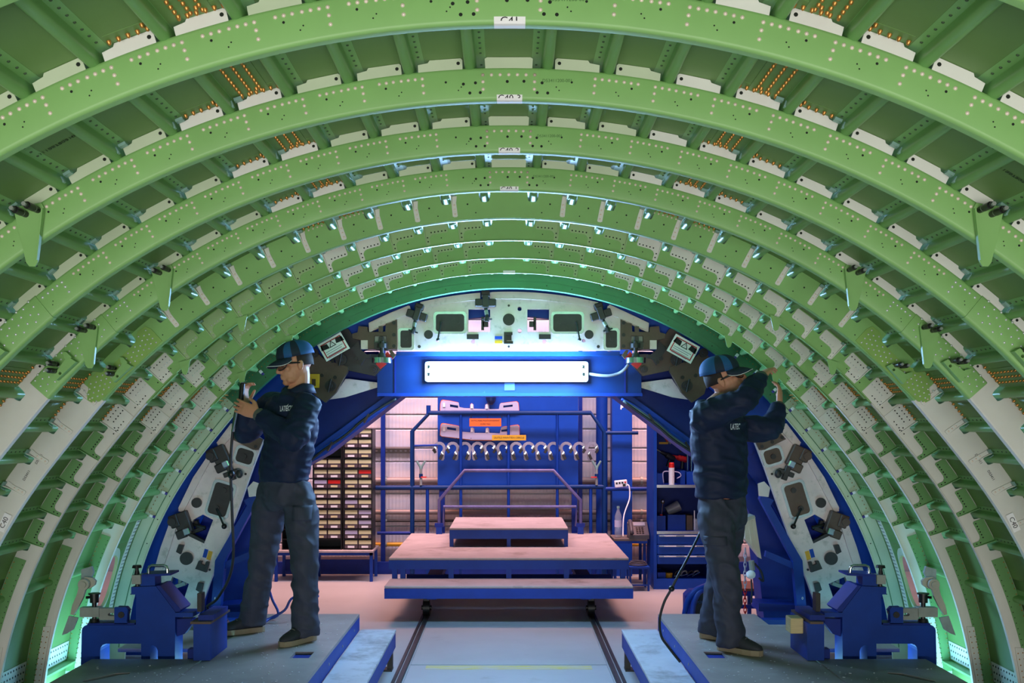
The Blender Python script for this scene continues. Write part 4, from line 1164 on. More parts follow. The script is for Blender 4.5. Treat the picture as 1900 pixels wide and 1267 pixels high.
# ================================================================ workshop behind the jig
ribbed = bpy.data.materials.new('ribbed_translucent_cladding'); ribbed.use_nodes = True
nt = ribbed.node_tree; bs = nt.nodes['Principled BSDF']; bs.inputs['Roughness'].default_value = .4
tc = nt.nodes.new('ShaderNodeTexCoord'); wv = nt.nodes.new('ShaderNodeTexWave'); wv.wave_type = 'BANDS'; wv.bands_direction = 'X'; wv.inputs['Scale'].default_value = 8
nt.links.new(tc.outputs['Object'], wv.inputs['Vector'])
bp = nt.nodes.new('ShaderNodeBump'); bp.inputs['Strength'].default_value = .5; bp.inputs['Distance'].default_value = .01
nt.links.new(wv.outputs['Fac'], bp.inputs['Height']); nt.links.new(bp.outputs['Normal'], bs.inputs['Normal'])
nz = nt.nodes.new('ShaderNodeTexNoise'); nz.inputs['Scale'].default_value = 1.3
mpn = nt.nodes.new('ShaderNodeMapping'); mpn.inputs['Scale'].default_value = (1, 1, 5)
nt.links.new(tc.outputs['Object'], mpn.inputs['Vector']); nt.links.new(mpn.outputs[0], nz.inputs['Vector'])
rp = nt.nodes.new('ShaderNodeValToRGB'); rp.color_ramp.elements[0].position = .35; rp.color_ramp.elements[1].position = .65
rp.color_ramp.elements[0].color = S(196, 196, 210); rp.color_ramp.elements[1].color = S(238, 222, 220)
nt.links.new(nz.outputs['Fac'], rp.inputs['Fac']); nt.links.new(rp.outputs['Color'], bs.inputs['Base Color'])

wall = MB().bb(-7, 7, 10.98, 11.08, 0, 4.2).build('wall_back', CLAD); tag(wall, 'pale ribbed cladding wall behind the workshop', kind='structure')
z = .16
i = 0
pm = None
while z < 3.5:
    h = (.16, .19, .15, .21)[i % 4]
    if pm is None or True:
        o = MB().cham((0, 10.955, z + h / 2 - .006), (4.2, .022, h / 2 - .006), .008).build('cladding_panel', ribbed, wall)
    z += h; i += 1
MB().bb(-4.2, 4.2, 10.74, 10.80, 0, .13).build('baseboard_back', BLUE_D)['kind'] = 'structure'
bpy.data.objects['baseboard_back']['label'] = 'dark blue kick board along the back wall'
rust = mat('red_brown_cladding', S(150, 84, 74), .6, var=.12, scale=1)
for s, nm in ((-1, 'wall_left'), (1, 'wall_right')):
    tag(MB().bb(s * 6.0, s * 6.1, -3, 10.95, 0, 4.2).build(nm, rust), 'red brown cladding of the hall beside the fuselage', kind='structure')

def px2(x, d): return P(x, 0, d).x
def zz(y, d): return P(0, y, d).z

# posts, pipes
def onetag(o, label, cat, group=None): return tag(o, label, cat, group)
onetag(MB().bb(px2(706, 10.8), px2(714, 10.8), 10.82, 10.86, 0, 3.4).build('wall_post', BLUE_D), 'thin dark blue post on the back wall beside the drawer cabinets', 'post')
onetag(MB().bb(px2(1074, 10.8), px2(1081, 10.8), 10.83, 10.87, 0, 3.4).build('wall_post', BLUE_D), 'thin dark blue post on the back wall just right of the tool board', 'post')
onetag(MB().cyl((px2(1116.5, 10.66), 10.66, 0), (px2(1116.5, 10.66), 10.66, 3.4), .062, 24).build('round_column', BLUE, None, 40), 'round blue steel column behind the right end of the railing', 'column')
T = empty('box_column', (px2(1154, 10.6), 10.7, 0), 'wide flat blue box column with a white scratch mark', 'column')
MB().bb(px2(1136, 10.6), px2(1173, 10.6), 10.6, 10.8, 0, 3.4).build('column_shell', BLUE_B, T)
MB().plate([(1152, 748), (1158, 751), (1156, 757), (1154, 756), (1153, 760), (1151, 759)], 10.597, .002).build('scratch_mark', PAPER, T)
for y, r, m_, nm, x0, x1 in ((892, .040, PIPE, 'thick grey pipe running along the back wall', 690, 1215), (950, .028, PIPE, 'brown grey middle pipe running along the back wall', 690, 1215), (966, .014, BLACKM, 'thin dark pipe low on the back wall', 690, 1215), (1010, .022, YELL, 'yellow gas pipe low on the back wall', 690, 1215)):
    T = empty('wall_pipe', P((x0 + x1) / 2, y, 10.87), nm, 'pipe')
    yy_ = 10.885
    MB().cyl((px2(x0, yy_), yy_, zz(y, yy_)), (px2(x1, yy_), yy_, zz(y, yy_)), r, 16).build('pipe_run', m_, T, 40)
    for x in (716, 1190): MB().cyl((px2(x, yy_) - .012, yy_, zz(y, yy_)), (px2(x, yy_) + .012, yy_, zz(y, yy_)), r * 1.25, 12).build('pipe_collar', STEEL, T)
T = empty('cable_tray', P(730, 837, 10.9), 'grey perforated cable tray on the back wall left of the railing', 'cable tray')
MB().plate([(692, 832), (766, 832), (766, 841), (692, 841)], 10.9, .02, [rrect(x, 835, x + 5, 838, 1, 1) for x in range(696, 760, 9)]).build('tray_web', PIPE, T)
MB().plate([(692, 829), (766, 829), (766, 832), (692, 832)], 10.86, .06).build('tray_lip', PIPE, T)

# ---- railing
d = 10.52
RL = empty('guard_railing', (0, d, 0), 'blue tube railing in front of the tool board', 'railing')
q = lambda x, y: P(x, y, d)
fl_y = CY + FPX * HC / d
MB().tube([q(765, fl_y), q(765, 800), q(797, 766), q(1096, 766), q(1121, 801), q(1121, fl_y)], .024, 10).build('outer_tube', BLUE_W, RL, 50)
MB().tube([q(692, 905), q(1120, 903)], .026, 10).build('middle_rail', BLUE_W, RL, 50)
MB().tube([q(1120, 907), q(1212, 907)], .022, 10).build('middle_rail', BLUE, RL, 50)
MB().tube([q(1121, 803), q(1184, 803)], .02, 10).build('upper_stub', BLUE_W, RL, 50)
MB().tube([q(795, 768), q(795, 752)], .024, 10).build('corner_stub', BLUE, RL, 50)
for x in (855, 943.5, 1034):
    MB().tube([q(x, 768), q(x, fl_y)], .016, 8).build('upright', BLUE, RL, 50)
for x in (793, 1096): MB().tube([q(x, 905), q(x, fl_y)], .018, 8).build('upright', BLUE, RL, 50)
MB().tube([q(765, 827), q(812, 826)], .012, 8).build('short_rail', BLUE, RL, 50)
MB().tube([q(700, 989), q(765, 989)], .018, 8).build('low_rail', BLUE_D, RL, 50)

# ---- tool board and what hangs on it
TB = empty('tool_board', P(942, 905, 10.66), 'large flat blue tool board behind the railing', 'board')
MB().bb(px2(812, 10.66), px2(1073, 10.66), 10.66, 10.68, zz(905, 10.66), zz(726, 10.66)).build('panel', BLUE_B, TB)
for x in (820, 1066): MB().bb(px2(x, 10.68) - .03, px2(x, 10.68) + .03, 10.68, 10.72, 0, zz(730, 10.68)).build('board_post', BLUE_D, TB)
Z6 = lambda l: zc(l, 780, 720, 5.4286)
def hook_row(y, xs, d=10.62):
    for x in xs:
        p = P(*Z6([(x, y)])[0], d); MB().cyl(p, p + Vector((0, .04, 0)), .006, 6).build('board_hook', BLACKM, TB)
hook_row(285, (510, 675, 820)); hook_row(505, (225, 365, 510)); hook_row(560, [190 + 128 * k for k in range(13)])
up = [(200, 228), (203, 160), (212, 130), (228, 121), (300, 130), (385, 146), (393, 190), (440, 200), (500, 203), (504, 165), (518, 153), (534, 165), (538, 207), (648, 210), (653, 168), (670, 157), (690, 168), (693, 212), (790, 210), (800, 160), (810, 152), (900, 142), (965, 135), (984, 148), (990, 190), (992, 228), (960, 232), (240, 232)]
lo = [(200, 470), (207, 380), (215, 364), (232, 358), (390, 384), (398, 436), (503, 446), (508, 410), (525, 398), (541, 408), (545, 450), (654, 452), (659, 410), (675, 399), (690, 410), (694, 450), (800, 456), (812, 400), (825, 392), (978, 372), (994, 386), (998, 480), (984, 505), (700, 522), (520, 520), (215, 484)]
for pts, lab, hl in ((up, 'lilac positioning gauge with orange edge showing above the top rail', [[(298, 163), (380, 176), (380, 200), (298, 188)], [(835, 176), (930, 165), (930, 186), (835, 196)]]), (lo, 'lilac positioning gauge hanging under the orange label', [[(268, 390), (360, 404), (360, 428), (268, 414)], [(815, 420), (900, 408), (900, 432), (815, 440)]])):
    T = empty('positioning_gauge', P(*Z6([(600, max(p[1] for p in pts))])[0], 10.63), lab, 'gauge', 'positioning gauges on the tool board')
    MB().plate(Z6(pts), 10.62, .022, [Z6(h) for h in hl]).build('gauge_plate', LILAC, T)
    cx = 600; cy = sum(p[1] for p in pts) / len(pts)
    MB().plate(Z6([(cx + (x - cx) * 1.012, cy + (y - cy) * 1.10) for x, y in pts]), 10.643, .012, [Z6(h) for h in hl]).build('orange_backing', ORANGE, T)
    for x, y in ((238, pts[0][1] - 60), (518, min(p[1] for p in pts) + 60), (670, min(p[1] for p in pts) + 64)):
        MB().plate(Z6([(x - 11, y - 20), (x + 11, y - 20), (x + 11, y + 22), (x - 11, y + 22)]), 10.612, .007).build('clip', PAPER, T)
for px_, lab, m_, lines, sz in (((871, 776, 930, 791), 'orange label with two lines of capitals on the tool board', ORANGE, ('OUTILLAGES POSITIONNEMENT', 'CLIPS F RIG'), .021), ((913, 807, 976, 817), 'long yellow label above the row of ring clamps', YELL, ('OUTILS MAINTIEN CERCLE',), .027)):
    T = empty('board_label', P((px_[0] + px_[2]) / 2, px_[3], 10.47), lab, 'label')
    MB().plate([(px_[0], px_[1]), (px_[2], px_[1]), (px_[2], px_[3]), (px_[0], px_[3])], 10.48, .004).build('label_card', m_, T)
    for j, t in enumerate(lines):
        yc = (px_[1] + px_[3]) / 2 + (j - (len(lines) - 1) / 2) * 6.5
        textmesh('label_text', t, sz, facing(P((px_[0] + px_[2]) / 2, yc, 10.478)), INK, T)

ORD = ['leftmost', 'second from left', 'third from left', 'fourth from left', 'fifth from left', 'sixth from left', 'middle one', 'sixth from right', 'fifth from right', 'fourth from right', 'third from right', 'second from right', 'rightmost']
ORD = ORD[:6] + ['seventh and middle one'] + ORD[7:]
def ring_clamp(x, flip, i):
    c = P(*Z6([(x, 605)])[0], 10.58)
    T = empty('ring_clamp', (c.x, c.y, c.z - .12), 'silver ring clamp, %s in the row on the blue board' % ORD[i], 'clamp', 'ring clamps hanging in a row on the tool board')
    k = -1 if flip else 1
    pts = []
    for a in range(-40, 221, 26):
        t = math.radians(a); pts.append((.070 * math.cos(t) * k, .070 * math.sin(t)))
    pts += [(-.05 * k, -.052), (-.035 * k, -.10), (-.03 * k, -.122), (-.012 * k, -.138), (.008 * k, -.132), (.016 * k, -.11), (.0 * k, -.06), (-.018 * k, -.035)]
    for a in range(214, -41, -32):
        t = math.radians(a); pts.append((.040 * math.cos(t) * k, .040 * math.sin(t)))
    rot = Matrix.Rotation(math.radians((-12 if not flip else 14) + (i * 7 % 5 - 2)), 2)
    pr = [tuple(rot @ Vector(p)) for p in pts]
    MB().prism(pr, [], lambda x, z: (c.x + x, c.y, c.z + z), lambda x, z: (c.x + x, c.y + .012, c.z + z)).build('ring_body', mat('dull_silver', S(158, 154, 166), .5, .1), T)
    R = Matrix.Rotation(.6 * k, 3, 'Y')
    MB().cham((c.x + k * .05, c.y - .015, c.z - .03), (.014, .016, .024), .003, R).build('jaw', BLACKM, T)
    MB().cham((c.x - k * .02, c.y - .015, c.z - .095), (.014, .016, .028), .003, Matrix.Rotation(-.4 * k, 3, 'Y')).build('jaw', BLACKM, T)
    MB().cham((c.x + k * .042, c.y - .02, c.z + .012), (.010, .012, .020), .003, R).build('bright_pad', CHROME, T)
    MB().cham((c.x - k * .035, c.y - .02, c.z - .05), (.009, .012, .018), .003, R).build('bright_pad', CHROME, T)
for i, x in enumerate((190, 325, 450, 575, 700, 830, 965, 1090, 1215, 1340, 1470, 1600, 1730)): ring_clamp(x, i < 3, i)
o = MB().ell(P(911, 735, 10.61), (.056, .05, .095), None, 18, 12).build('dark_bag', mat('crumpled_navy_film', S(24, 44, 96), .3, var=.3, scale=14, bump=.8, bscale=30), None, True)
tag(o, 'crumpled dark blue bag hanging at the top of the tool board', 'bag')
for x, lab in ((781, 'Y-shaped air fitting with red valve on the railing left of the tool board'), (1107, 'Y-shaped air fitting with red valve on the railing right of the ring clamps')):
    T = empty('air_fitting', P(x, 902, 10.5), lab, 'fitting'); d = 10.5
    MB().tube([P(x, 900, d), P(x, 870, d)], .014, 8).build('stem', STEEL, T, 40)
    for sx in (-1, 1): MB().tube([P(x, 872, d), P(x + sx * 2, 865, d), P(x + sx * 8, 855, d)], .012, 8).build('outlet', LBLUE, T, 40)
    MB().cyl(P(x, 886, d), P(x, 879, d), .02, 10).build('valve', BLUE_W, T)
    MB().bb(P(x, 0, d).x - .06 * (1 if x > 900 else -1), P(x, 0, d).x, d - .02, d - .012, zz(885, d) - .006, zz(885, d) + .006).build('valve_handle', RED, T)

# ---- drawer cabinets on their bench
d = 10.25
BN = empty('low_bench', (px2(600, d), d + .2, 0), 'low blue bench with a pale top under the drawer cabinets', 'bench')
zt = zz(1021, 10.2)
MB().cham(((px2(505, 10.2) + px2(693, 10.2)) / 2, 10.42, zt - .012), ((px2(693, 10.2) - px2(505, 10.2)) / 2, .22, .012), .004).build('bench_top', WOODTOP, BN)
MB().bb(px2(507, 10.2), px2(691, 10.2), 10.22, 10.25, zt - .055, zt - .0245).build('front_rail', BLUE, BN)
for x in (511, 519 + 60, 688):
    for y in (10.22, 10.58):
        if x == 579 and y < 10.3: continue
        MB().bb(px2(x, 10.2) - .015, px2(x, 10.2) + .015, y, y + .03, 0, zt - .0245).build('leg', BLUE, BN)
MB().bb(px2(513, 10.2), px2(688, 10.2), 10.59, 10.61, .06, .18).build('rear_panel', BLUE_D, BN)
U = .005583
cw, uh = 54 * U, 74.6 * U
def drawer_meshes():
    w, h = cw / 2 - .012, uh / 4 - .014
    b = MB(); b.cham((0, .04, 0), (w / 2, .05, h / 2), .004); b.box((0, -.014, -h * .28), (w / 2 - .004, .006, h * .16)); dr = mesh('drawer', b.v, b.f, SMOKE)
    b = MB(); b.box((0, -.0115, h * .24), (w / 2 - .006, .0015, h * .22)); cards = {m_.name: mesh('card', b.v, b.f, m_) for m_ in (PAPERY, LILAC, RED)}
    b = MB(); b.box((0, -.0215, -h * .27), (w / 4, .0012, h * .12)); lbs = {m_.name: mesh('label', b.v, b.f, m_) for m_ in (PAPER, PAPERY)}
    return w, h, dr, cards, lbs
dw, dh, DR, CARDS, LBS = drawer_meshes()
rnd = random.Random(3)
names = {0: 'topmost', 1: 'middle', 2: 'bottom'}
for ci, x0 in enumerate((523, 580, 637)):
    for u in range(3):
        if ci == 0 and u < 2: continue
        zb = zt + (2 - u) * (uh + .002)
        xl = px2(x0, d); c = Vector((xl + cw / 2, d, zb))
        col_n = ('column nearest the man, between his legs', 'column half hidden by the slanting blue beam', 'column next to the wall post')[ci]
        T = empty('drawer_cabinet', c, '%s black small-parts drawer cabinet in the %s' % (names[u] if ci else 'low', col_n), 'cabinet', 'small parts drawer cabinets')
        b = MB()
        b.bb(xl, xl + .008, d, d + .24, zb, zb + uh); b.bb(xl + cw - .008, xl + cw, d, d + .24, zb, zb + uh)
        b.bb(xl + .008, xl + cw - .008, d + .23, d + .24, zb, zb + uh)
        for r in range(5): b.bb(xl + .008, xl + cw - .008, d, d + .23, min(zb + r * uh / 4, zb + uh - .008), min(zb + r * uh / 4, zb + uh - .008) + .008)
        b.build('cabinet_body', BLACK, T)
        for r in range(4):
            for j in range(2):
                if (ci == 1 and u == 0 and r == 2) or (ci == 1 and u == 2 and r == 3) or ci == 0: continue
                p = (xl + .01 + dw / 2 + .001 + j * (dw + .004), d + .02, zb + uh - (r + .5) * uh / 4 + .003)
                o = link('drawer', DR, T, p)
                red = (ci, u, r, j) in ((2, 1, 0, 1), (1, 1, 1, 1), (1, 0, 1, 1))
                cm = 'red_paint' if red else ('lilac_plastic' if rnd.random() < .16 else 'cream_card')
                c_ = link('card', CARDS[cm], o, p); l_ = link('label', LBS['white_paper' if rnd.random() < .85 else 'cream_card'], o, p)

# ---- tool cabinet on the right and its contents
d = 9.75
xl, xr = px2(1213, d), px2(1322, d)
TC = empty('tool_cabinet', ((xl + xr) / 2, d + .25, 0), 'tall open blue tool cabinet with shelves and three drawers', 'cabinet')
MB().bb(xl, xl + .03, d, d + .5, 0, 2.05).build('side_panel', BLUE_B, TC); MB().bb(xr - .03, xr, d, d + .5, 0, 2.05).build('side_panel', BLUE_B, TC)
MB().bb(xl + .03, xr - .03, d + .48, d + .5, .1, 2.05).build('back_panel', BLUE_D, TC)
MB().bb(xl, xr, d, d + .5, 2.05, 2.08).build('top_panel', BLUE, TC)
z1, z2, z3 = zz(900, d), zz(986, d), zz(1048, d)
for z_ in (z1, z2):
    MB().bb(xl + .03, xr - .03, d + .02, d + .48, z_ - .02, z_).build('shelf', BLUE_D, TC); MB().bb(xl + .03, xr - .03, d, d + .02, z_ - .025, z_ + .002).build('shelf_edge', ALU2, TC)
zz_ = [zz(991, d), zz(1010, d), zz(1029, d), zz(1047, d)]
for a, b_ in zip(zz_, zz_[1:]):
    o = MB().cham(((xl + xr) / 2, d + .2, (a + b_) / 2), ((xr - xl) / 2 - .034, .2, (a - b_) / 2 - .003), .004).build('drawer', BLUE_B, TC)
    MB().bb(xl + .05, xr - .05, d - .014, d - .0005, a - .022, a - .008).build('drawer_grip', ALU2, o)
    for j in range(2): MB().bb(xl + .1 + .2 * j, xl + .22 + .2 * j, d - .0155, d - .0142, a - .021, a - .010).build('label_strip', PAPER, o)
MB().bb(xl + .03, xr - .03, d, d + .48, .085, .1).build('bottom_panel', BLUE_B, TC); MB().bb(xl + .03, xr - .03, d, d + .03, 0, .085).build('plinth', BLUE_B, TC)
MB().prism([(xl + .04, zz(772, d)), (xr - .04, zz(772, d)), (xr - .04, zz(828, d)), (xl + .04, zz(828, d))], [circ(xl + .09 + .05 * i, zz(822, d) + .05 * j, .006, 6) for i in range(9) for j in range(5)], lambda x, z: (x, d + .42, z), lambda x, z: (x, d + .425, z)).build('peg_panel', BLUE_D, TC)
def bx(name, x0, x1, y0, y1, dd, dep, m_, lab, cat, open_top=True):
    xa, xb, za, zb = px2(x0, dd), px2(x1, dd), zz(y1, dd), zz(y0, dd)
    b = MB(); t = .006
    b.bb(xa, xa + t, dd, dd + dep, za, zb); b.bb(xb - t, xb, dd, dd + dep, za, zb); b.bb(xa + t, xb - t, dd, dd + t, za, zb); b.bb(xa + t, xb - t, dd + dep - t, dd + dep, za, zb); b.bb(xa + t, xb - t, dd + t, dd + dep - t, za, za + t)
    return tag(b.build(name, m_), lab, cat)
F1, F2 = z1, z2
yS1 = lambda dd: CY + (HC - z1 - .0008) * FPX / dd
yS2 = lambda dd: CY + (HC - z2 - .0008) * FPX / dd
dd = d + .1
bx('parts_bin', 1219, 1231, 878, yS1(dd), dd, .2, BLUE, 'small blue parts bin at the left of the upper shelf', 'bin')
bx('parts_bin', 1262, 1271, 873, yS1(dd), dd, .25, BLUE, 'narrow blue parts bin behind the spray can', 'bin')
bx('parts_bin', 1274, 1298, 875, yS1(dd), dd, .2, BLUE_B, 'wide blue parts bin at the right of the upper shelf', 'bin')
bx('tool_pot', 1219, 1235, 957, yS2(dd), dd, .12, BLUE, 'blue pot holding a wrench on the lower shelf', 'pot')
bx('parts_bin', 1239, 1272, 955, yS2(dd), dd, .25, BLUE, 'open blue bin under the leaning grey cup', 'bin')
bx('parts_bin', 1274, 1285, 956, yS2(dd), dd, .2, BROWN, 'narrow brown box beside the glass jar', 'box')
p = P(1244.5, 0, dd)
T = empty('spray_can', (p.x, dd, z1), 'white and orange spray can with a red cap on the upper shelf', 'spray can')
MB().cyl((p.x, dd - .05, z1 + .0008), (p.x, dd - .05, z1 + .17), .028, 16).build('can_body', PAPER, T, 40)
MB().prism([(-.0285, .02), (.0285, .02), (.0285, .1), (.01, .13), (-.0285, .1)][:0] or [(0, .02), (.0287, .02), (.0287, .15), (.008, .15), (.015, .09)], [], lambda x, z: (p.x + x, dd - .05 - math.sqrt(max(0, .0287 ** 2 - x * x)) - .0006, z1 + z), lambda x, z: (p.x + x, dd - .05 - math.sqrt(max(0, .0287 ** 2 - x * x)) + .0004, z1 + z)).build('orange_print', ORANGE, T)
MB().tube([(p.x, dd - .05, z1 + .17), (p.x, dd - .05, z1 + .215), (p.x, dd - .05, z1 + .22)], [.027, .026, .02], 16).build('cap', RED, T, 40)
T = empty('clear_tube', (p.x + .03, dd + .05, z1), 'clear loop of tubing behind the spray can', 'tube')
MB().tube([(p.x - .07, dd, z1 + .01), (p.x - .075, dd, z1 + .12), (p.x, dd, z1 + .13), (p.x + .08, dd, z1 + .12), (p.x + .1, dd, z1 + .085), (p.x + .06, dd, z1 + .06)], .006, 6, smooth=4).build('loop', mat('milky_tube', S(200, 190, 220), .3), T, True)
def drill(px_, py_, ang, m_, lab):
    c = P(px_, py_, d + .35); R = Matrix.Rotation(ang, 3, 'Y')
    T = empty('cordless_drill', c, lab, 'drill')
    L = lambda x, y, z: c + R @ Vector((x, y, z))
    MB().tube([L(-.09, 0, 0), L(-.03, 0, 0), L(-.02, 0, 0), L(.06, 0, 0), L(.075, 0, 0)], [.014, .02, .03, .033, .024], 12).build('motor_body', m_, T, 40)
    MB().cyl(L(-.16, 0, 0), L(-.09, 0, 0), .007, 8).build('chuck_bit', STEEL, T)
    MB().tube([L(.03, 0, -.02), L(.045, 0, -.10)], [.018, .02], 10).build('grip', BLACK, T, 40)
drill(1240, 846, .5, BLACK, 'black drill hanging at the left inside the tool cabinet'); drill(1262, 850, .25, RED, 'red and black drill hanging above the spray can')
for a, lab in (((1221, 776, 1242, 800), 'upper orange red cutter handle hanging in the tool cabinet'), ((1221, 797, 1240, 818), 'lower orange red cutter handle hanging in the tool cabinet')):
    p0, p1 = P(a[0], a[1], d + .385), P(a[2], a[3], d + .385)
    T = empty('cutter', p1, lab, 'cutter', 'orange cutters on the peg panel')
    MB().tube([p0, (p0 + p1) / 2 + Vector((.01, 0, .02)), p1], [.012, .02, .022], 8).build('handle', mat('orange_red_grip', S(226, 70, 30), .4), T, 40)
    MB().cyl(p1, p1 + (p1 - p0) * .25, .01, 8).build('blade', STEEL, T)
tag(MB().plate([(1223, 820), (1240, 820), (1240, 824), (1223, 824)], d + .41, .003).build('yellow_tag', YELL), 'tiny yellow tag on the peg panel of the tool cabinet', 'tag')
for x, y, lab in ((1263, 830, 'left pliers with orange grips on the cabinet back'), (1274, 836, 'right pliers with yellow grips on the cabinet back')):
    c = P(x, y, d + .4); T = empty('pliers', c, lab, 'pliers')
    for sx in (-1, 1): MB().tube([c + Vector((sx * .012, 0, .06)), c + Vector((sx * .02, 0, .02)), c], .009, 8).build('grip', ORANGE if x < 1270 else YELL, T, 40)
    MB().tube([c, c + Vector((0, 0, -.05))], [.016, .006], 8).build('jaws', BLACKM, T)
for x, lab in ((1276, 'left long chrome socket key on the upper shelf bin'), (1283, 'right long chrome socket key on the upper shelf bin')):
    tag(MB().tube([P(x, 840, d + .2), P(x, 874, d + .2), P(x, yS1(d + .2) - 2, d + .2)], [.010, .009, .013], 8).build('socket_key', CHROME, None, 40), lab, 'socket key')
c = P(1227, 953, dd + .06); T = empty('ratchet_wrench', c - Vector((0, 0, .06)), 'chrome ratchet wrench standing in the blue pot', 'wrench')
MB().cyl(c - Vector((0, 0, .04)), c + Vector((.01, 0, .1)), .008, 8).build('shaft', CHROME, T); MB().ell(c + Vector((.014, 0, .12)), (.02, .012, .026)).build('head', BLACKM, T, True); MB().cyl(c + Vector((.014, -.014, .125)), c + Vector((.014, -.002, .125)), .01, 10).build('head_disc', CHROME, T); MB().cyl(c - Vector((0, 0, .03)), c - Vector((0, 0, .005)), .014, 10).build('collar', RED, T)
c = P(1251, 944, dd + .12); T = MB().tube([c + Vector((-.075, 0, -.025)), c + Vector((.05, 0, .035)), c + Vector((.052, 0, .036)), c + Vector((-.068, 0, -.022))], [.045, .055, .048, .038], 18).build('grey_cup', mat('smoky_grey_plastic', S(130, 130, 140), .3), None, 40)
tag(T, 'smoky grey plastic cup leaning in the open blue bin', 'cup')
c = P(1291, 0, dd)
T = empty('glass_jar', (c.x, dd, z2), 'clear glass jar with a straw on the lower shelf', 'jar')
MB().tube([(c.x, dd - .02, z2 + .0008), (c.x, dd - .02, z2 + .12)], .028, 14).build('jar_body', CLEAR, T, 40); MB().cyl((c.x - .015, dd - .02, z2 + .01), (c.x - .018, dd - .02, z2 + .2), .005, 6).build('straw', PAPER, T)
bx('tray', 1220, 1235, 1062, CY + (HC - .1008) * FPX / (d + .06), d + .06, .3, BLUE_B, 'blue tray in the open bottom bay of the tool cabinet', 'tray')
c = P(1242, 0, d + .08); tag(MB().tube([(c.x, d + .12, .1008), (c.x, d + .12, .145)], [.034, .04], 16).build('yellow_cup', YELL, None, 40), 'small yellow cup in the bottom bay of the tool cabinet', 'cup')
for i, x in enumerate((1258, 1270, 1282, 1292)):
    c = P(x, 0, d + .1); T = empty('screw_clamp', (c.x, d + .12, .1), '%s of the jumbled steel screw clamps in the bottom bay' % ('leftmost', 'second', 'third', 'rightmost')[i], 'clamp', 'steel clamps in the bottom bay')
    b = MB(); b.tube([(c.x - .03, d + .12, .108), (c.x - .02, d + .12, .15), (c.x + .015, d + .12, .165), (c.x + .03, d + .12, .135)], .0085, 8, smooth=3); b.build('frame', STEEL if i % 2 else BLACKM, T, True)
    MB().cyl((c.x - .04, d + .1, .112), (c.x + .035, d + .1, .125 + .01 * i), .006, 8).build('spindle', CHROME, T)

# ---- side table with telephone, bottle, socket strip, stand
d = 9.98
ST = empty('side_table', (px2(1165, d), d + .2, 0), 'small dark-topped table holding the telephone', 'table')
ztb = zz(1000, d)
MB().bb(px2(1139, d), px2(1201, d), d, d + .4, ztb - .02, ztb).build('table_top', mat('worn_grey_top', S(112, 100, 92), .6, var=.2, scale=14), ST); MB().bb(px2(1139, d), px2(1201, d), d, d + .02, ztb - .045, ztb - .0205).build('apron', BLUE, ST)
for x in (1142, 1197):
    for y in (d + .03, d + .36): MB().bb(px2(x, d) - .014, px2(x, d) + .014, y, y + .028, 0, ztb - .0205).build('leg', BLUE, ST)
c = Vector((px2(1147, d + .12), d + .12, ztb)); T = empty('water_bottle', c, 'clear plastic water bottle standing next to the telephone', 'bottle')
MB().tube([c, c + Vector((0, 0, .01)), c + Vector((0, 0, .10)), c + Vector((0, 0, .12)), c + Vector((0, 0, .22)), c + Vector((0, 0, .27)), c + Vector((0, 0, .285)), c + Vector((0, 0, .30))], [.03, .036, .036, .034, .036, .018, .013, .013], 16).build('bottle_body', CLEAR, T, 40)
MB().tube([c + Vector((0, 0, .11)), c + Vector((0, 0, .18))], .0368, 16, cap=False).build('bottle_label', mat('blue_white_label', S(200, 196, 226), .5), T, 40); MB().cyl(c + Vector((0, 0, .3)), c + Vector((0, 0, .322)), .0145, 12).build('bottle_cap', LBLUE, T)
c = Vector((px2(1181, d + .1), d + .1, ztb)); T = empty('desk_telephone', c, 'grey office telephone with handset at its side and keypad', 'telephone')
GP = mat('grey_phone_plastic', S(86, 78, 82), .45, var=.05)
MB().prism([(-.10, 0), (.10, 0), (.10, .05), (.09, .09), (-.09, .14), (-.1, .12)], [], lambda y, z: (c.x - .085, c.y + y, c.z + z), lambda y, z: (c.x + .115, c.y + y, c.z + z)).build('phone_base', GP, T) if False else MB().prism([(-.10, 0), (.10, 0), (.10, .15), (.07, .16), (-.10, .04)], [], lambda y, z: (c.x - .085, c.y + y, c.z + z), lambda y, z: (c.x + .115, c.y + y, c.z + z)).build('phone_base', GP, T)
sl_ = Vector((0, .17, .12)).normalized(); nn = Vector((0, -.12, .17)).normalized(); o0 = c + Vector((0, -.10, .04))
Rk = Matrix((Vector((1, 0, 0)), sl_, nn)).transposed()
MB().box(o0 + sl_ * .165 + Vector((.03, 0, 0)) + nn * .003, (.06, .026, .003), Rk).build('phone_screen', mat('lcd_grey', S(150, 150, 160), .3), T)
for r in range(4):
    for k in range(3): MB().box(o0 + sl_ * (.03 + r * .027) + Vector((.0 + k * .028, 0, 0)) + nn * .003, (.010, .009, .004), Rk).build('key', BLACK, T)
MB().tube([o0 + sl_ * -.005 + Vector((-.062, 0, 0)) + nn * .02, o0 + sl_ * .03 + Vector((-.062, 0, 0)) + nn * .035, o0 + sl_ * .15 + Vector((-.062, 0, 0)) + nn * .035, o0 + sl_ * .19 + Vector((-.062, 0, 0)) + nn * .02], [.022, .018, .018, .024], 10).build('handset', GP, T, True)
dd = 10.46
T = empty('socket_strip', P(1152, 905, dd), 'white multi-socket strip with a red switch resting on the railing', 'socket strip')
R = Matrix.Rotation(math.radians(-6), 3, 'Y'); c = P(1152, 897, dd)
MB().cham(c, (.066, .02, .036), .005, R).build('strip_body', PAPER, T)
for j in range(3): MB().box(c + R @ Vector((-.045 + j * .03, -.0205, .008)), (.010, .001, .010), R).build('socket', BLACK, T)
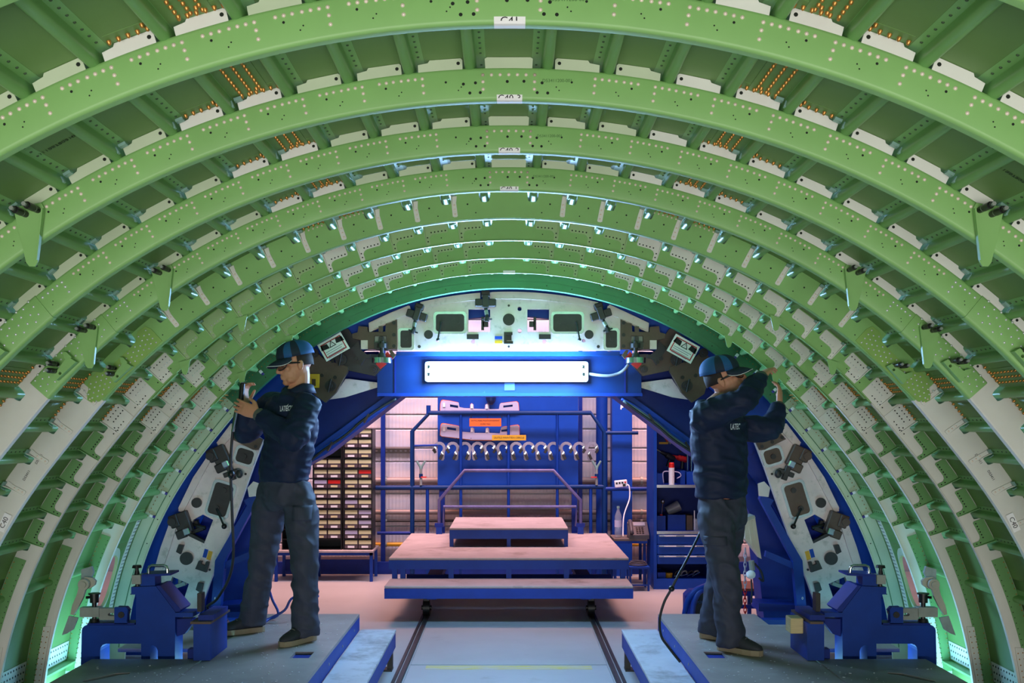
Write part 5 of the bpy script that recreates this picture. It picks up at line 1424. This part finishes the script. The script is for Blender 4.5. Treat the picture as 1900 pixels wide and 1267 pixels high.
MB().box(c + R @ Vector((.045, -.0205, .010)), (.008, .002, .009), R).build('switch', RED, T); MB().box(c + R @ Vector((.03, -.024, -.018)), (.014, .01, .012), R).build('plug', BLACK, T)
MB().tube([c + Vector((.06, -.01, -.01)), c + Vector((.085, -.02, -.03)), P(1168, 925, dd - .05), P(1158, 955, dd - .2), P(1156, 985, 10.2), Vector((px2(1156, 10.15), 10.15, ztb + .006))], .007, 6, smooth=4).build('white_cable', PAPER, T, True)
d = 9.62
T = empty('low_stand', (px2(1187, d), d + .15, 0), 'low blue stand carrying a coil of cable beside the tool cabinet', 'stand')
zs = zz(1052, d)
MB().bb(px2(1168, d), px2(1206, d), d, d + .28, zs - .02, zs).build('stand_top', BLUE, T)
for x in (1170, 1204):
    for y in (d + .02, d + .24): MB().bb(px2(x, d) - .01, px2(x, d) + .01, y, y + .02, 0, zs - .02).build('leg', BLUE, T)
MB().bb(px2(1168, d), px2(1206, d), d + .02, d + .03, .05, .065).build('foot_bar', BLUE, T)
T = empty('cable_coil', (px2(1187, d), d + .14, zs), 'grey coil of cable lying on the low blue stand', 'cable')
for j in range(3):
    MB().tube([(px2(1187, d) + (.075 - .008 * j) * math.cos(a * .52) * 1.2, d + .14 + (.09 - .01 * j) * math.sin(a * .52), zs + .008 + .013 * j) for a in range(13)], .0065, 6).build('cable_turn', mat('dark_grey_cable', S(80, 76, 84), .5), T, True)

# ---- things behind the right-hand platform
d = 7.6
T = empty('tool_bag', P(1291, 0, d) * Vector((1, 1, 0)) if False else Vector((px2(1291, d), d, 0)), 'blue padded equipment bag with thick straps on the floor behind the right platform', 'bag')
MB().cham((px2(1294, d), d + .1, .17), (.085, .09, .17), .04).build('bag_body', BLUE_D, T)
MB().tube([P(1268, 1150, d - .02), P(1276, 1115, d - .02), P(1292, 1095, d - .02), P(1312, 1086, d)], [.018, .022, .024, .022], 10, smooth=4).build('strap', BLUE, T, True)
MB().tube([P(1285, 1160, d - .03), P(1286, 1125, d - .03), P(1296, 1100, d - .03), P(1312, 1092, d)], [.02, .022, .022, .02], 10, smooth=4).build('strap', BHOSE, T, True)
MB().bb(px2(1291, d), px2(1311, d), d - .005, d + .01, .12, .34).build('black_panel', BLACK, T)
textmesh('bag_text', 'POSIT', .026, facing((px2(1301, d), d - .007, zz(1117, d))), mat('blue_print', S(90, 130, 200), .5), T)
d = 7.35
T = empty('barrier_chain', P(1383, 1020, d), 'red and white plastic chain hanging beside the right-hand man', 'chain')
n = 15
for i in range(n):
    c = P(1382.5 + .3 * math.sin(i), 1022 + i * 8.4, d); m_ = RED if i >= 9 else mat('white_plastic', S(210, 210, 216), .4)
    rr = []
    for a in range(12):
        t = 2 * math.pi * a / 12; x = .010 * math.cos(t); z_ = .024 * math.sin(t)
        rr.append(c + (Vector((x, 0, z_)) if i % 2 else Vector((x * .5, x, z_))))
    MB().tube(rr + [rr[0], rr[1]], .0035, 6).build('chain_link', m_, T, True)
d = 6.9
FLm = empty('flood_lamp', P(1400, 1040, d), 'pale ribbed flood lamp head hanging behind the right-hand man', 'lamp')
MB().plate([(1381, 967), (1401, 960), (1413, 1037), (1392, 1010), (1383, 1000)], d, .12).build('lamp_head', mat('ivory_plastic', S(214, 202, 180), .5, var=.05), FLm)
for k_ in (1388, 1395): MB().plate([(k_, 966), (k_ + 2, 965), (k_ + 10, 1018), (k_ + 8, 1018)], d - .006, .006).build('rib', mat('ivory_plastic', None), FLm)
MB().plate([(1379, 962), (1400, 956), (1402, 961), (1381, 968)], d - .01, .14).build('lamp_rim', mat('dull_white_casting', S(176, 176, 162), .55), FLm)
MB().cyl(P(1396, 1058, d), P(1394, 1040, d), .02, 10).build('lamp_neck', STEEL, FLm); MB().ell(P(1393, 1066, d - .02), (.034, .03, .03), None, 14, 10).build('lamp_knob', PAPER, FLm, True)
MB().tube([P(1394, 1075, d), P(1395, 1098, d - .05), P(1394, 1118, d - .06)], .006, 6, smooth=4).build('lamp_cable', CABLE, FLm, True); MB().tube([P(1400, 1045, d), P(1412, 1060, d), P(1416, 1078, d), P(1408, 1072, d)], .008, 6, smooth=4).build('lamp_cable', CABLE, FLm, True)
d = 8.05
T = empty('low_table', (px2(1388, d), d + .2, 0), 'low table with brown top behind the right work platform', 'table')
zt2 = zz(1092, d)
MB().bb(px2(1362, d), px2(1414, d), d, d + .4, zt2 - .02, zt2).build('table_top', mat('brown_board', S(120, 66, 48), .6, var=.15, scale=8), T); MB().bb(px2(1362, d), px2(1414, d), d + .005, d + .02, zt2 - .06, zt2 - .0205).build('apron', BLUE_D, T)
for x in (1365, 1411):
    for y in (d + .02, d + .36): MB().bb(px2(x, d) - .015, px2(x, d) + .015, y, y + .03, 0, zt2 - .0205).build('leg', BLUE, T)
MB().bb(px2(1362, d), px2(1414, d), d + .02, d + .04, .12, .15).build('stretcher', BLUE_D, T)
# ================================================================ the two men
def fuse(b, name, m, voxel, smooth=3, wrinkle=None, sm_fac=.5):
    """fuse overlapping closed shapes into one continuous surface"""
    me = mesh(name + '_raw', b.v, b.f, m)
    o = bpy.data.objects.new(name + '_raw', me); COL.objects.link(o)
    r = o.modifiers.new('r', 'REMESH'); r.mode = 'VOXEL'; r.voxel_size = voxel; r.use_smooth_shade = True
    if smooth:
        s_ = o.modifiers.new('s', 'SMOOTH'); s_.factor = sm_fac; s_.iterations = smooth
    dg = bpy.context.evaluated_depsgraph_get()
    out = bpy.data.meshes.new_from_object(o.evaluated_get(dg)); out.name = name
    bpy.data.objects.remove(o); bpy.data.meshes.remove(me)
    if wrinkle:
        amp, sc, seed = wrinkle
        nv = [v.normal.copy() for v in out.vertices]
        for v, n in zip(out.vertices, nv):
            p = v.co
            q = Vector((p.x * sc[0] + seed, p.y * sc[1], p.z * sc[2] + p.x * 3.0))
            t = noise.noise(q) + .5 * noise.noise(q * 2.1 + Vector((3, 1, 7)))
            t = 1 - 2 * abs(t)                      # ridged folds
            v.co = p + n * amp * (t - .4)
    out.shade_smooth() if hasattr(out, 'shade_smooth') else None
    return out
def loft(b, rings, n=20):
    k0 = len(b.v); fs = []
    for c, u, w in rings:
        for i in range(n):
            t = 2 * math.pi * i / n
            b.v.append(Vector(c) + Vector(u) * math.cos(t) + Vector(w) * math.sin(t))
    for j in range(len(rings) - 1):
        for i in range(n):
            a = k0 + j * n + i; c2 = k0 + j * n + (i + 1) % n
            fs.append([a, c2, c2 + n, a + n])
    fs.append([k0 + i for i in range(n)][::-1]); fs.append([k0 + (len(rings) - 1) * n + i for i in range(n)])
    b._f(fs)

def hand(b, wrist, d, n, curl, right, spread=.12, curls=None):
    """palm, four jointed fingers of unequal length and a thumb from the side of the palm; n = out of the palm"""
    d = Vector(d).normalized(); n = Vector(n); n = (n - d * n.dot(d)).normalized()
    lat = d.cross(n) * (1 if right else -1)             # towards the thumb side
    W = Vector(wrist)
    loft(b, [(W - d * .035, lat * .027, n * .021), (W, lat * .029, n * .019), (W + d * .03, lat * .037, n * .018), (W + d * .065, lat * .042, n * .016), (W + d * .092, lat * .041, n * .013), (W + d * .10, lat * .036, n * .008)], 14)
    for i, (off, L) in enumerate(((.031, .072), (.0105, .080), (-.0105, .074), (-.030, .058))):
        p = W + d * .088 + lat * off
        c = (curls[i] if curls else curl)
        dirn = (d + lat * off * spread * 14).normalized(); ax = dirn.cross(n).normalized()
        pts = [p - dirn * .02, p]; cur = dirn.copy()
        for seg, cc in ((.44, .5), (.32, 1.0), (.26, .8)):
            cur = (Matrix.Rotation(c * cc, 3, ax) @ cur)
            p = p + cur * L * seg; pts.append(p.copy())
        r = .0088 if i < 3 else .0076
        b.tube(pts, [r, r * 1.05, r, r * .95, r * .78], 8, smooth=2)
        b.ell(pts[-1], r * .8, None, 8, 6)
    p = W + d * .022 + lat * .026
    t1 = (d * .62 + lat * .7 + n * .25).normalized(); t2 = (d * .9 + lat * .25 + n * .45).normalized()
    pts = [p - t1 * .01, p + t1 * .036, p + t1 * .036 + t2 * .03, p + t1 * .036 + t2 * .053]
    b.tube(pts, [.0145, .0125, .0105, .0085], 8, smooth=2); b.ell(pts[-1], .0088, None, 8, 6)

def person(lab, F, J, head_c, head_f, head_up, hands, seed, shoes, txt, cap_tilt):
    F = Vector(F).normalized(); up = Vector((0, 0, 1)); Lf = up.cross(F)          # his left
    for k in J:
        if isinstance(J[k], tuple) and len(J[k]) == 3 and J[k][0] > 50: J[k] = P(*J[k])
    hc = P(*head_c); hx = Vector(head_f).normalized(); hz = Vector(head_up); hz = (hz - hx * hz.dot(hx)).normalized(); hy = hz.cross(hx)
    HR = Matrix((hx, hy, hz)).transposed()
    H = lambda x, y, z: hc + HR @ Vector((x, y, z))
    neck, chest, pel = J['neck'], J['chest'], J['pelvis']
    # ---------------- skin: one continuous body
    b = MB()
    E = lambda c, r: b.ell(H(*c), r, HR, 20, 14)
    E((-.012, 0, .035), (.098, .078, .092)); E((.022, 0, -.04), (.072, .060, .078)); E((.0, 0, -.02), (.082, .070, .08))
    E((.066, 0, -.098), (.024, .026, .019)); E((.045, .03, -.085), (.03, .022, .022)); E((.045, -.03, -.085), (.03, .022, .022))
    b.tube([H(.080, 0, .018), H(.096, 0, -.008), H(.108, 0, -.030)], [.009, .0105, .0135], 10, smooth=3); E((.108, 0, -.033), (.013, .012, .0105))
    for sy in (-1, 1):
        E((.098, sy * .011, -.036), (.0105, .0085, .008)); E((.060, sy * .042, -.022), (.022, .02, .02)); E((.078, sy * .028, .03), (.017, .025, .010))
        E((.078, sy * .028, .004), (.012, .014, .010))
        E((-.006, sy * .079, -.012), (.016, .008, .030)); E((-.014, sy * .084, -.004), (.012, .007, .022))
    E((.086, 0, -.060), (.012, .024, .0075)); E((.084, 0, -.073), (.012, .021, .0075)); E((.080, 0, -.050), (.012, .02, .012))
    nb = neck - up * .02
    b.tube([H(-.025, 0, -.03), H(-.022, 0, -.085), neck * .5 + H(-.025, 0, -.1) * .5, nb], [.058, .054, .056, .066], 16, smooth=3)
    loft(b, [(pel - up * .06, Lf * .12, F * .085), (pel + up * .08, Lf * .13, F * .085), (chest - up * .05, Lf * .14, F * .09), (chest + up * .12, Lf * .145, F * .085), (nb - up * .02, Lf * .07, F * .055)])
    for sd in 'LR':
        b.tube([chest + up * .08, J['sh' + sd]], [.05, .048], 10)
        b.tube([J['sh' + sd], (J['sh' + sd] + J['el' + sd]) / 2, J['el' + sd], (J['el' + sd] * .6 + J['wr' + sd] * .4), J['wr' + sd]], [.048, .044, .036, .036, .027], 12)
        b.tube([pel, J['hip' + sd], J['kn' + sd], J['an' + sd], J['an' + sd] - up * .03], [.07, .07, .05, .034, .03], 12)
        hd = hands[sd]
        hand(b, J['wr' + sd], hd['d'], hd['n'], hd.get('curl', .5), sd == 'R', hd.get('spread', .12), hd.get('curls'))
    o = link('person', fuse(b, 'person', SKINT, .0042, 2))
    tag(o, lab, 'person')
    # ---------------- clothes
    b = MB()
    hem = J['hem']
    loft(b, [(hem, Lf * .168, F * .128), (hem + up * .05, Lf * .176, F * .135), (pel * .35 + chest * .65, Lf * .185, F * .14), (chest, Lf * .20, F * .142), (chest + up * .10, Lf * .205, F * .132), (chest + up * .155, Lf * .165, F * .105), (neck - up * .015, Lf * .095, F * .082), (neck + up * .005, Lf * .075, F * .07)], 28)
    for sd in 'LR':
        s0, e0, w0 = J['sh' + sd], J['el' + sd], J['wr' + sd]
        b.tube([chest + up * .07, s0, s0 * .5 + e0 * .5, e0, e0 * .55 + w0 * .45, w0 * .9 + e0 * .1], [.10, .088, .078, .069, .062, .049], 16, smooth=3)
        b.ell(s0, (.09, .09, .09)); b.ell(e0, .068)
    jm = fuse(b, 'jacket', NAVY, .008, 4, (.011, (6, 6, 13), seed))
    jk = link('jacket', jm, o); jk['label'] = 'dark navy work jacket with grey knitted cuffs'
    for sd in 'LR':
        w0, e0 = J['wr' + sd], J['el' + sd]; a = (w0 - e0).normalized()
        MB().tube([w0 - a * .055, w0 - a * .03, w0 - a * .0, w0 + a * .006], [.047, .043, .039, .034], 18).build('cuff', CUFF, jk, 50)
    # collar: open ring with two points
    b = MB(); v = []; f = []; N = 26
    for i in range(N + 1):
        t = math.radians(28 + (360 - 56) * i / N)           # gap at the front
        dr = F * math.cos(t) * .082 + Lf * math.sin(t) * .092
        dip = .03 * max(0, math.cos(t)) ** 2
        base = neck + dr - up * (.012 + dip * 1.4)
        v += [base, base + dr * -.10 + up * (.045), base + dr * .10 + up * .036, base + dr * .30 - up * (.012 + dip)]
    for i in range(N):
        for j in range(3): f.append([i * 4 + j, i * 4 + j + 1, i * 4 + 5 + j, i * 4 + 4 + j])
    cl = link('collar', mesh('collar', v, f, NAVY, True), jk); md = cl.modifiers.new('t', 'SOLIDIFY'); md.thickness = .005
    b = MB()
    loft(b, [(pel + up * .07, Lf * .155, F * .115), (pel, Lf * .168, F * .122), (pel - up * .08, Lf * .165, F * .118), (pel - up * .13, Lf * .12, F * .09)], 24)
    for sd in 'LR':
        h0, k0, a0 = J['hip' + sd], J['kn' + sd], J['an' + sd]
        b.tube([pel * .35 + h0 * .65 + up * .04, h0 * .8 + k0 * .2, h0 * .45 + k0 * .55, k0, k0 * .5 + a0 * .5, a0 * .85 + k0 * .15, a0 - up * .035], [.098, .1, .09, .081, .077, .08, .083], 18, smooth=3)
    tm = fuse(b, 'trousers', GREYC, .008, 4, (.012, (7, 7, 9), seed + 5))
    tr = link('trousers', tm, o); tr['label'] = 'loose grey work trousers with thigh pocket'
    bvh = BVHTree.FromPolygons([v.co for v in tm.vertices], [p.vertices[:] for p in tm.polygons])
    for pk in J.get('pockets', ()):         # thigh pocket patches laid on the cloth
        v = []; f = []; n = 7
        c = P(*pk['c']); rt = Vector(pk['r']).normalized()
        for i in range(n):
            for j in range(n):
                q = c + rt * (pk['w'] * (i / (n - 1) - .5)) + up * (pk['h'] * (j / (n - 1) - .5))
                hit = bvh.ray_cast(q + Vector((0, -.4, 0)), Vector((0, 1, 0)))
                if hit[0] is None: v.append(q)
                else: v.append(hit[0] + Vector((0, -.006, 0)))
        for i in range(n - 1):
            for j in range(n - 1): f.append([i * n + j, i * n + n + j, i * n + n + 1 + j, i * n + j + 1])
        pf = link('pocket_flap', mesh('pocket_flap', v, f, GREYC, True), tr); md = pf.modifiers.new('t', 'SOLIDIFY'); md.thickness = .006
    # lettering on the chest
    bvh = BVHTree.FromPolygons([v.co for v in jm.vertices], [p.vertices[:] for p in jm.polygons])
    c = P(*txt['c']); n = Vector(txt['n']).normalized(); rt = up.cross(n)
    tilt = Matrix.Rotation(txt.get('tilt', 0), 3, n); rt = tilt @ rt; u2 = tilt @ up
    tx = textmesh('chest_lettering', txt['s'], txt['size'], facing(c + n * .3, rt, u2) @ Matrix.Diagonal((.58, 1, 1, 1)), mat('pale_lettering', S(206, 212, 220), .6), jk, bold=txt['size'] * .03)
    bm = bmesh.new(); bm.from_mesh(tx.data)
    bmesh.ops.subdivide_edges(bm, edges=[e for e in bm.edges if e.calc_length() > .012], cuts=2)
    bmesh.ops.triangulate(bm, faces=bm.faces)
    for v in bm.verts:
        hit = bvh.ray_cast(v.co, -n)
        if hit[0] is not None and (hit[0] - v.co).length < .6: v.co = hit[0] + n * .0035
        else: v.co = v.co - n * .3
    bm.to_mesh(tx.data); bm.free()
    # ---------------- cap
    b = MB(); v = []; f = []; nu, nv = 28, 9
    tl = Matrix.Rotation(cap_tilt, 3, 'Y')
    C = lambda x, y, z: hc + HR @ (Vector((-.014, 0, .043)) + tl @ Vector((x, y, z)))
    for j in range(nv + 1):
        t = math.pi / 2 * j / nv; rr = math.cos(t) ** .75; zc_ = math.sin(t) ** .85 * .098
        for i in range(nu):
            q = 2 * math.pi * i / nu
            v.append(C(.116 * rr * math.cos(q), .096 * rr * math.sin(q), zc_ + .004))
    for j in range(nv):
        for i in range(nu): f.append([j * nu + i, j * nu + (i + 1) % nu, (j + 1) * nu + (i + 1) % nu, (j + 1) * nu + i])
    fm = []
    for j in range(nv):
        for i in range(nu):
            q = (i + .5) / nu * 360
            fm.append(1 if (q < 40 or q > 320 or 62 < q < 84 or 276 < q < 298) else 0)
    cp = link('cap', mesh('cap', v, f, [CAPB, CAPD], True, fm), o); md = cp.modifiers.new('t', 'SOLIDIFY'); md.thickness = .005
    cp['label'] = 'blue baseball cap with darker front'
    v = []; f = []; N = 16
    for i in range(N + 1):
        q = math.radians(-62 + 124 * i / N)
        for r_, dz in ((1.0, .012), (1.38, .006), (1.66, -.004)):
            k = 1 if r_ == 1.0 else (r_ if True else 1)
            ext = 1 + (r_ - 1) * max(0, math.cos(q * 1.35)) ** .7
            v.append(C(.112 * math.cos(q) * ext, .092 * math.sin(q) * (1 + (ext - 1) * .55), dz - .10 * (math.sin(q) ** 2) * (ext - 1) - .02 * (ext - 1)))
    for i in range(N):
        for j in range(2): f.append([i * 3 + j, i * 3 + j + 1, i * 3 + 4 + j, i * 3 + 3 + j])
    br = link('brim', mesh('brim', v, f, CAPD, True), cp); md = br.modifiers.new('t', 'SOLIDIFY'); md.thickness = .006
    MB().tube([v[i * 3 + 2] for i in range(N + 1)], .0016, 6).build('brim_piping', PAPER, cp, True)
    # short dark hair below the cap
    b = MB(); v = []; f = []
    for i in range(17):
        q = math.radians(78 + 204 * i / 16)
        for zz1, k in ((.085, .90), (.03, 1.005), (-.012, 1.0)):
            v.append(H(-.012 + .1 * k * math.cos(q), .0785 * k * math.sin(q), zz1))
    for i in range(16):
        for j in range(2): f.append([i * 3 + j, i * 3 + j + 1, i * 3 + 4 + j, i * 3 + 3 + j])
    hr = link('hair', mesh('hair', v, f, mat('short_dark_hair', S(44, 36, 34), .8), True), o); md = hr.modifiers.new('t', 'SOLIDIFY'); md.thickness = .003; md.offset = 1
    # ---------------- safety glasses
    gl = MB()
    for sy in (-1, 1):
        gl.tube([H(.108, sy * .008, .010), H(.104, sy * .035, .016), H(.088, sy * .062, .014), H(.06, sy * .078, .008), H(.0, sy * .084, .004), H(-.02, sy * .084, -.008)], [.0035, .0045, .0055, .006, .0045, .003], 8, smooth=3)
        gl.tube([H(.106, sy * .010, -.022), H(.100, sy * .04, -.026), H(.084, sy * .064, -.016), H(.072, sy * .073, .004)], .003, 6, smooth=3)
    gl.tube([H(.108, -.009, .008), H(.113, 0, .006), H(.108, .009, .008)], .004, 6)
    g = gl.build('safety_glasses', BLACK, o, True)
    for sy in (-1, 1):
        v = []; f = []
        for i in range(7):
            t = i / 6; yv = sy * (.010 + .056 * t); xv = .109 - .024 * t * t
            v += [H(xv, yv, .014 - .002 * t), H(xv + .003, yv, -.004), H(xv, yv, -.024 + .010 * t * t)]
        for i in range(6):
            for j in range(2): f.append([i * 3 + j, i * 3 + j + 1, i * 3 + 4 + j, i * 3 + 3 + j])
        link('lens', mesh('lens', v, f, LENS, True), g)
    # ---------------- shoes
    for sd in 'LR':
        a0 = J['an' + sd]; sp = shoes[sd]; fd = Vector((sp[0], sp[1], 0)).normalized(); ld = up.cross(fd)
        g0 = Vector((a0.x, a0.y, .3525)) + fd * .045
        K = lambda x, y, z: g0 + fd * x + ld * y + up * z
        out = [(-.115, -.030), (-.10, -.036), (-.03, -.036), (.05, -.046), (.10, -.044), (.14, -.026), (.15, 0), (.14, .026), (.10, .042), (.05, .043), (-.03, .034), (-.10, .035), (-.115, .028), (-.12, 0)]
        b = MB(); b.prism(out, [], lambda x, y: K(x, y, 0.0), lambda x, y: K(x, y, .030))
        sole = b
        b = MB()
        loft(b, [(K(-.112, 0, .06), ld * .012, up * .03), (K(-.10, 0, .062), ld * .03, up * .045), (K(-.05, 0, .066), ld * .036, up * .05), (K(0, 0, .066), ld * .037, up * .048), (K(.05, 0, .05), ld * .041, up * .036), (K(.10, 0, .042), ld * .039, up * .026), (K(.135, 0, .036), ld * .024, up * .018), (K(.146, 0, .033), ld * .008, up * .006)], 18)
        sh = b.build('shoe', SHOEM, o, True)
        sole.build('sole', SOLE, sh)
        for j in range(4):
            x = .005 + .022 * j; zt_ = .116 - .55 * (x)
            b = MB(); b.tube([K(x, -.024, zt_ - .017), K(x + .004, 0, zt_ - .0), K(x, .024, zt_ - .017)], .0036, 6, smooth=2); b.build('lace', CUFF, sh, True)
    return o

person('man in navy jacket and cap looking down at his bare hands on the frame',
       (-.74, -.67, 0),
       dict(pelvis=(527, 905, 5.88), hem=P(527, 893, 5.88), chest=(541, 785, 5.88), neck=(552, 722, 5.89),
            hipL=(556, 925, 5.82), knL=(566, 1040, 5.76), anL=(566, 1166, 5.78), hipR=(503, 925, 5.95), knR=(488, 1035, 5.99), anR=(468, 1145, 6.04),
            shL=(568, 757, 5.76), elL=(545, 815, 5.60), wrL=(479, 768, 5.72), shR=(506, 755, 6.02), elR=(455, 802, 6.08), wrR=(455, 752, 5.98),
            pockets=[dict(c=(566, 950, 5.8), r=(.8, -.2, 0), w=.11, h=.09)]),
       (547, 677, 5.88), (-.84, -.50, -.14), (-.10, .02, 1), dict(L=dict(d=(-.92, .12, .34), n=(.25, .95, -.1), curls=(.25, .22, .22, .2), spread=.16), R=dict(d=(-.05, .05, 1), n=(.9, -.2, .1), curl=.75)), 1.3,
       dict(L=(-.56, -.83), R=(-.86, -.5)), dict(c=(529, 758, 5.7), n=(-.45, -.89, 0), s='LAT\u00c9CO', size=.043, tilt=.04), .10)
person('man in navy jacket and cap looking up, both arms raised into the frame',
       (.72, -.69, 0),
       dict(pelvis=(1341, 942, 5.64), hem=P(1338, 922, 5.64), chest=(1334, 815, 5.66), neck=(1322, 752, 5.68),
            hipR=(1324, 955, 5.57), knR=(1345, 1060, 5.50), anR=(1356, 1184, 5.53), hipL=(1354, 955, 5.72), knL=(1338, 1060, 5.80), anL=(1322, 1163, 5.86),
            shR=(1308, 775, 5.53), elR=(1380, 742, 5.42), wrR=(1413, 699, 5.62), shL=(1366, 795, 5.82), elL=(1428, 796, 5.80), wrL=(1446, 752, 5.90),
            pockets=[dict(c=(1325, 1002, 5.5), r=(1, 0, 0), w=.12, h=.05)]),
       (1345, 703, 5.66), (.84, -.42, .34), (-.30, 0, 1), dict(R=dict(d=(.55, .75, .45), n=(.5, .2, -.8), curl=.5), L=dict(d=(.10, .25, 1), n=(-.8, .5, .2), curl=.5)), 8.1,
       dict(R=(.75, -.66), L=(.85, -.5)), dict(c=(1371, 792, 5.5), n=(.25, -.97, 0), s='LATEC', size=.045, tilt=.03), .16)

# ---- the tools and hoses they use
T = empty('rivet_tool', P(449, 722, 5.86), 'small black and chrome rivet tool held by the man on the left', 'tool')
a, c = P(447, 742, 5.92), P(450, 712, 5.93)
MB().cyl(a, c, .016, 12).build('tool_body', BLACK, T, 40); MB().cyl(c, c + Vector((.0, .05, .012)), .011, 10).build('tool_head', CHROME, T, 40)
T = empty('air_hose', P(430, 1100, 6.2), 'dark air hose hanging from the tool of the man on the left', 'hose')
MB().tube([P(447, 744, 5.92), P(437, 765, 5.95), P(431, 810, 5.98), P(428, 870, 5.98), P(431, 960, 6.0), P(433, 1030, 6.02), P(424, 1075, 6.08), P(402, 1112, 6.2), P(385, 1128, 6.3), Vector((-1.8, 6.33, .36))], .0085, 8, smooth=5).build('hose_run', CABLE, T, True)
MB().cyl(P(441, 757, 5.93), P(432, 800, 5.975), .011, 8).build('hose_coupling', CHROME, T)
MB().ell(P(429, 880, 5.98), (.022, .022, .027), None, 14, 10).build('hose_ball', BLACK, T, True)
T = empty('blue_hose', (-1.45, 6.2, .352), 'loop of blue hose lying on the deck behind the left man', 'hose')
MB().tube([Vector((-1.24, 6.45, .50)), P(545, 1108, 6.35), P(528, 1132, 6.33), P(500, 1148, 6.3), Vector((-1.56, 6.2, .362)), Vector((-1.62, 6.3, .362)), Vector((-1.5, 6.42, .38)), P(505, 1112, 6.45), P(498, 1090, 6.45)], .0085, 8, smooth=5).build('hose_run', BHOSE, T, True)
T = empty('cable_heap', (-1.75, 6.3, .35), 'dark coil of hose on the deck between the left fixture and the shoes', 'hose')
for j in range(4):
    MB().tube([(-1.86 + (.10 - .008 * j) * math.cos(k * .52 + j), 6.22 + (.11 - .012 * j) * math.sin(k * .52 + j), .362 + .012 * j) for k in range(13)], .0085, 8).build('hose_turn', CABLE, T, True)
T = empty('air_hose', P(1238, 1190, 5.6), 'dark air hose with a ball stop running down beside the right man', 'hose')
MB().tube([P(1304, 978, 5.86), P(1276, 1035, 5.7), P(1258, 1068, 5.62), P(1246, 1092, 5.62), P(1232, 1118, 5.62), P(1224, 1150, 5.6), P(1227, 1180, 5.55), P(1240, 1200, 5.5), P(1262, 1228, 5.45)], .0075, 8, smooth=5).build('hose_run', CABLE, T, True)
MB().ell(P(1246, 1092, 5.62), (.018, .018, .018), None, 12, 8).build('hose_ball', BLACK, T, True)
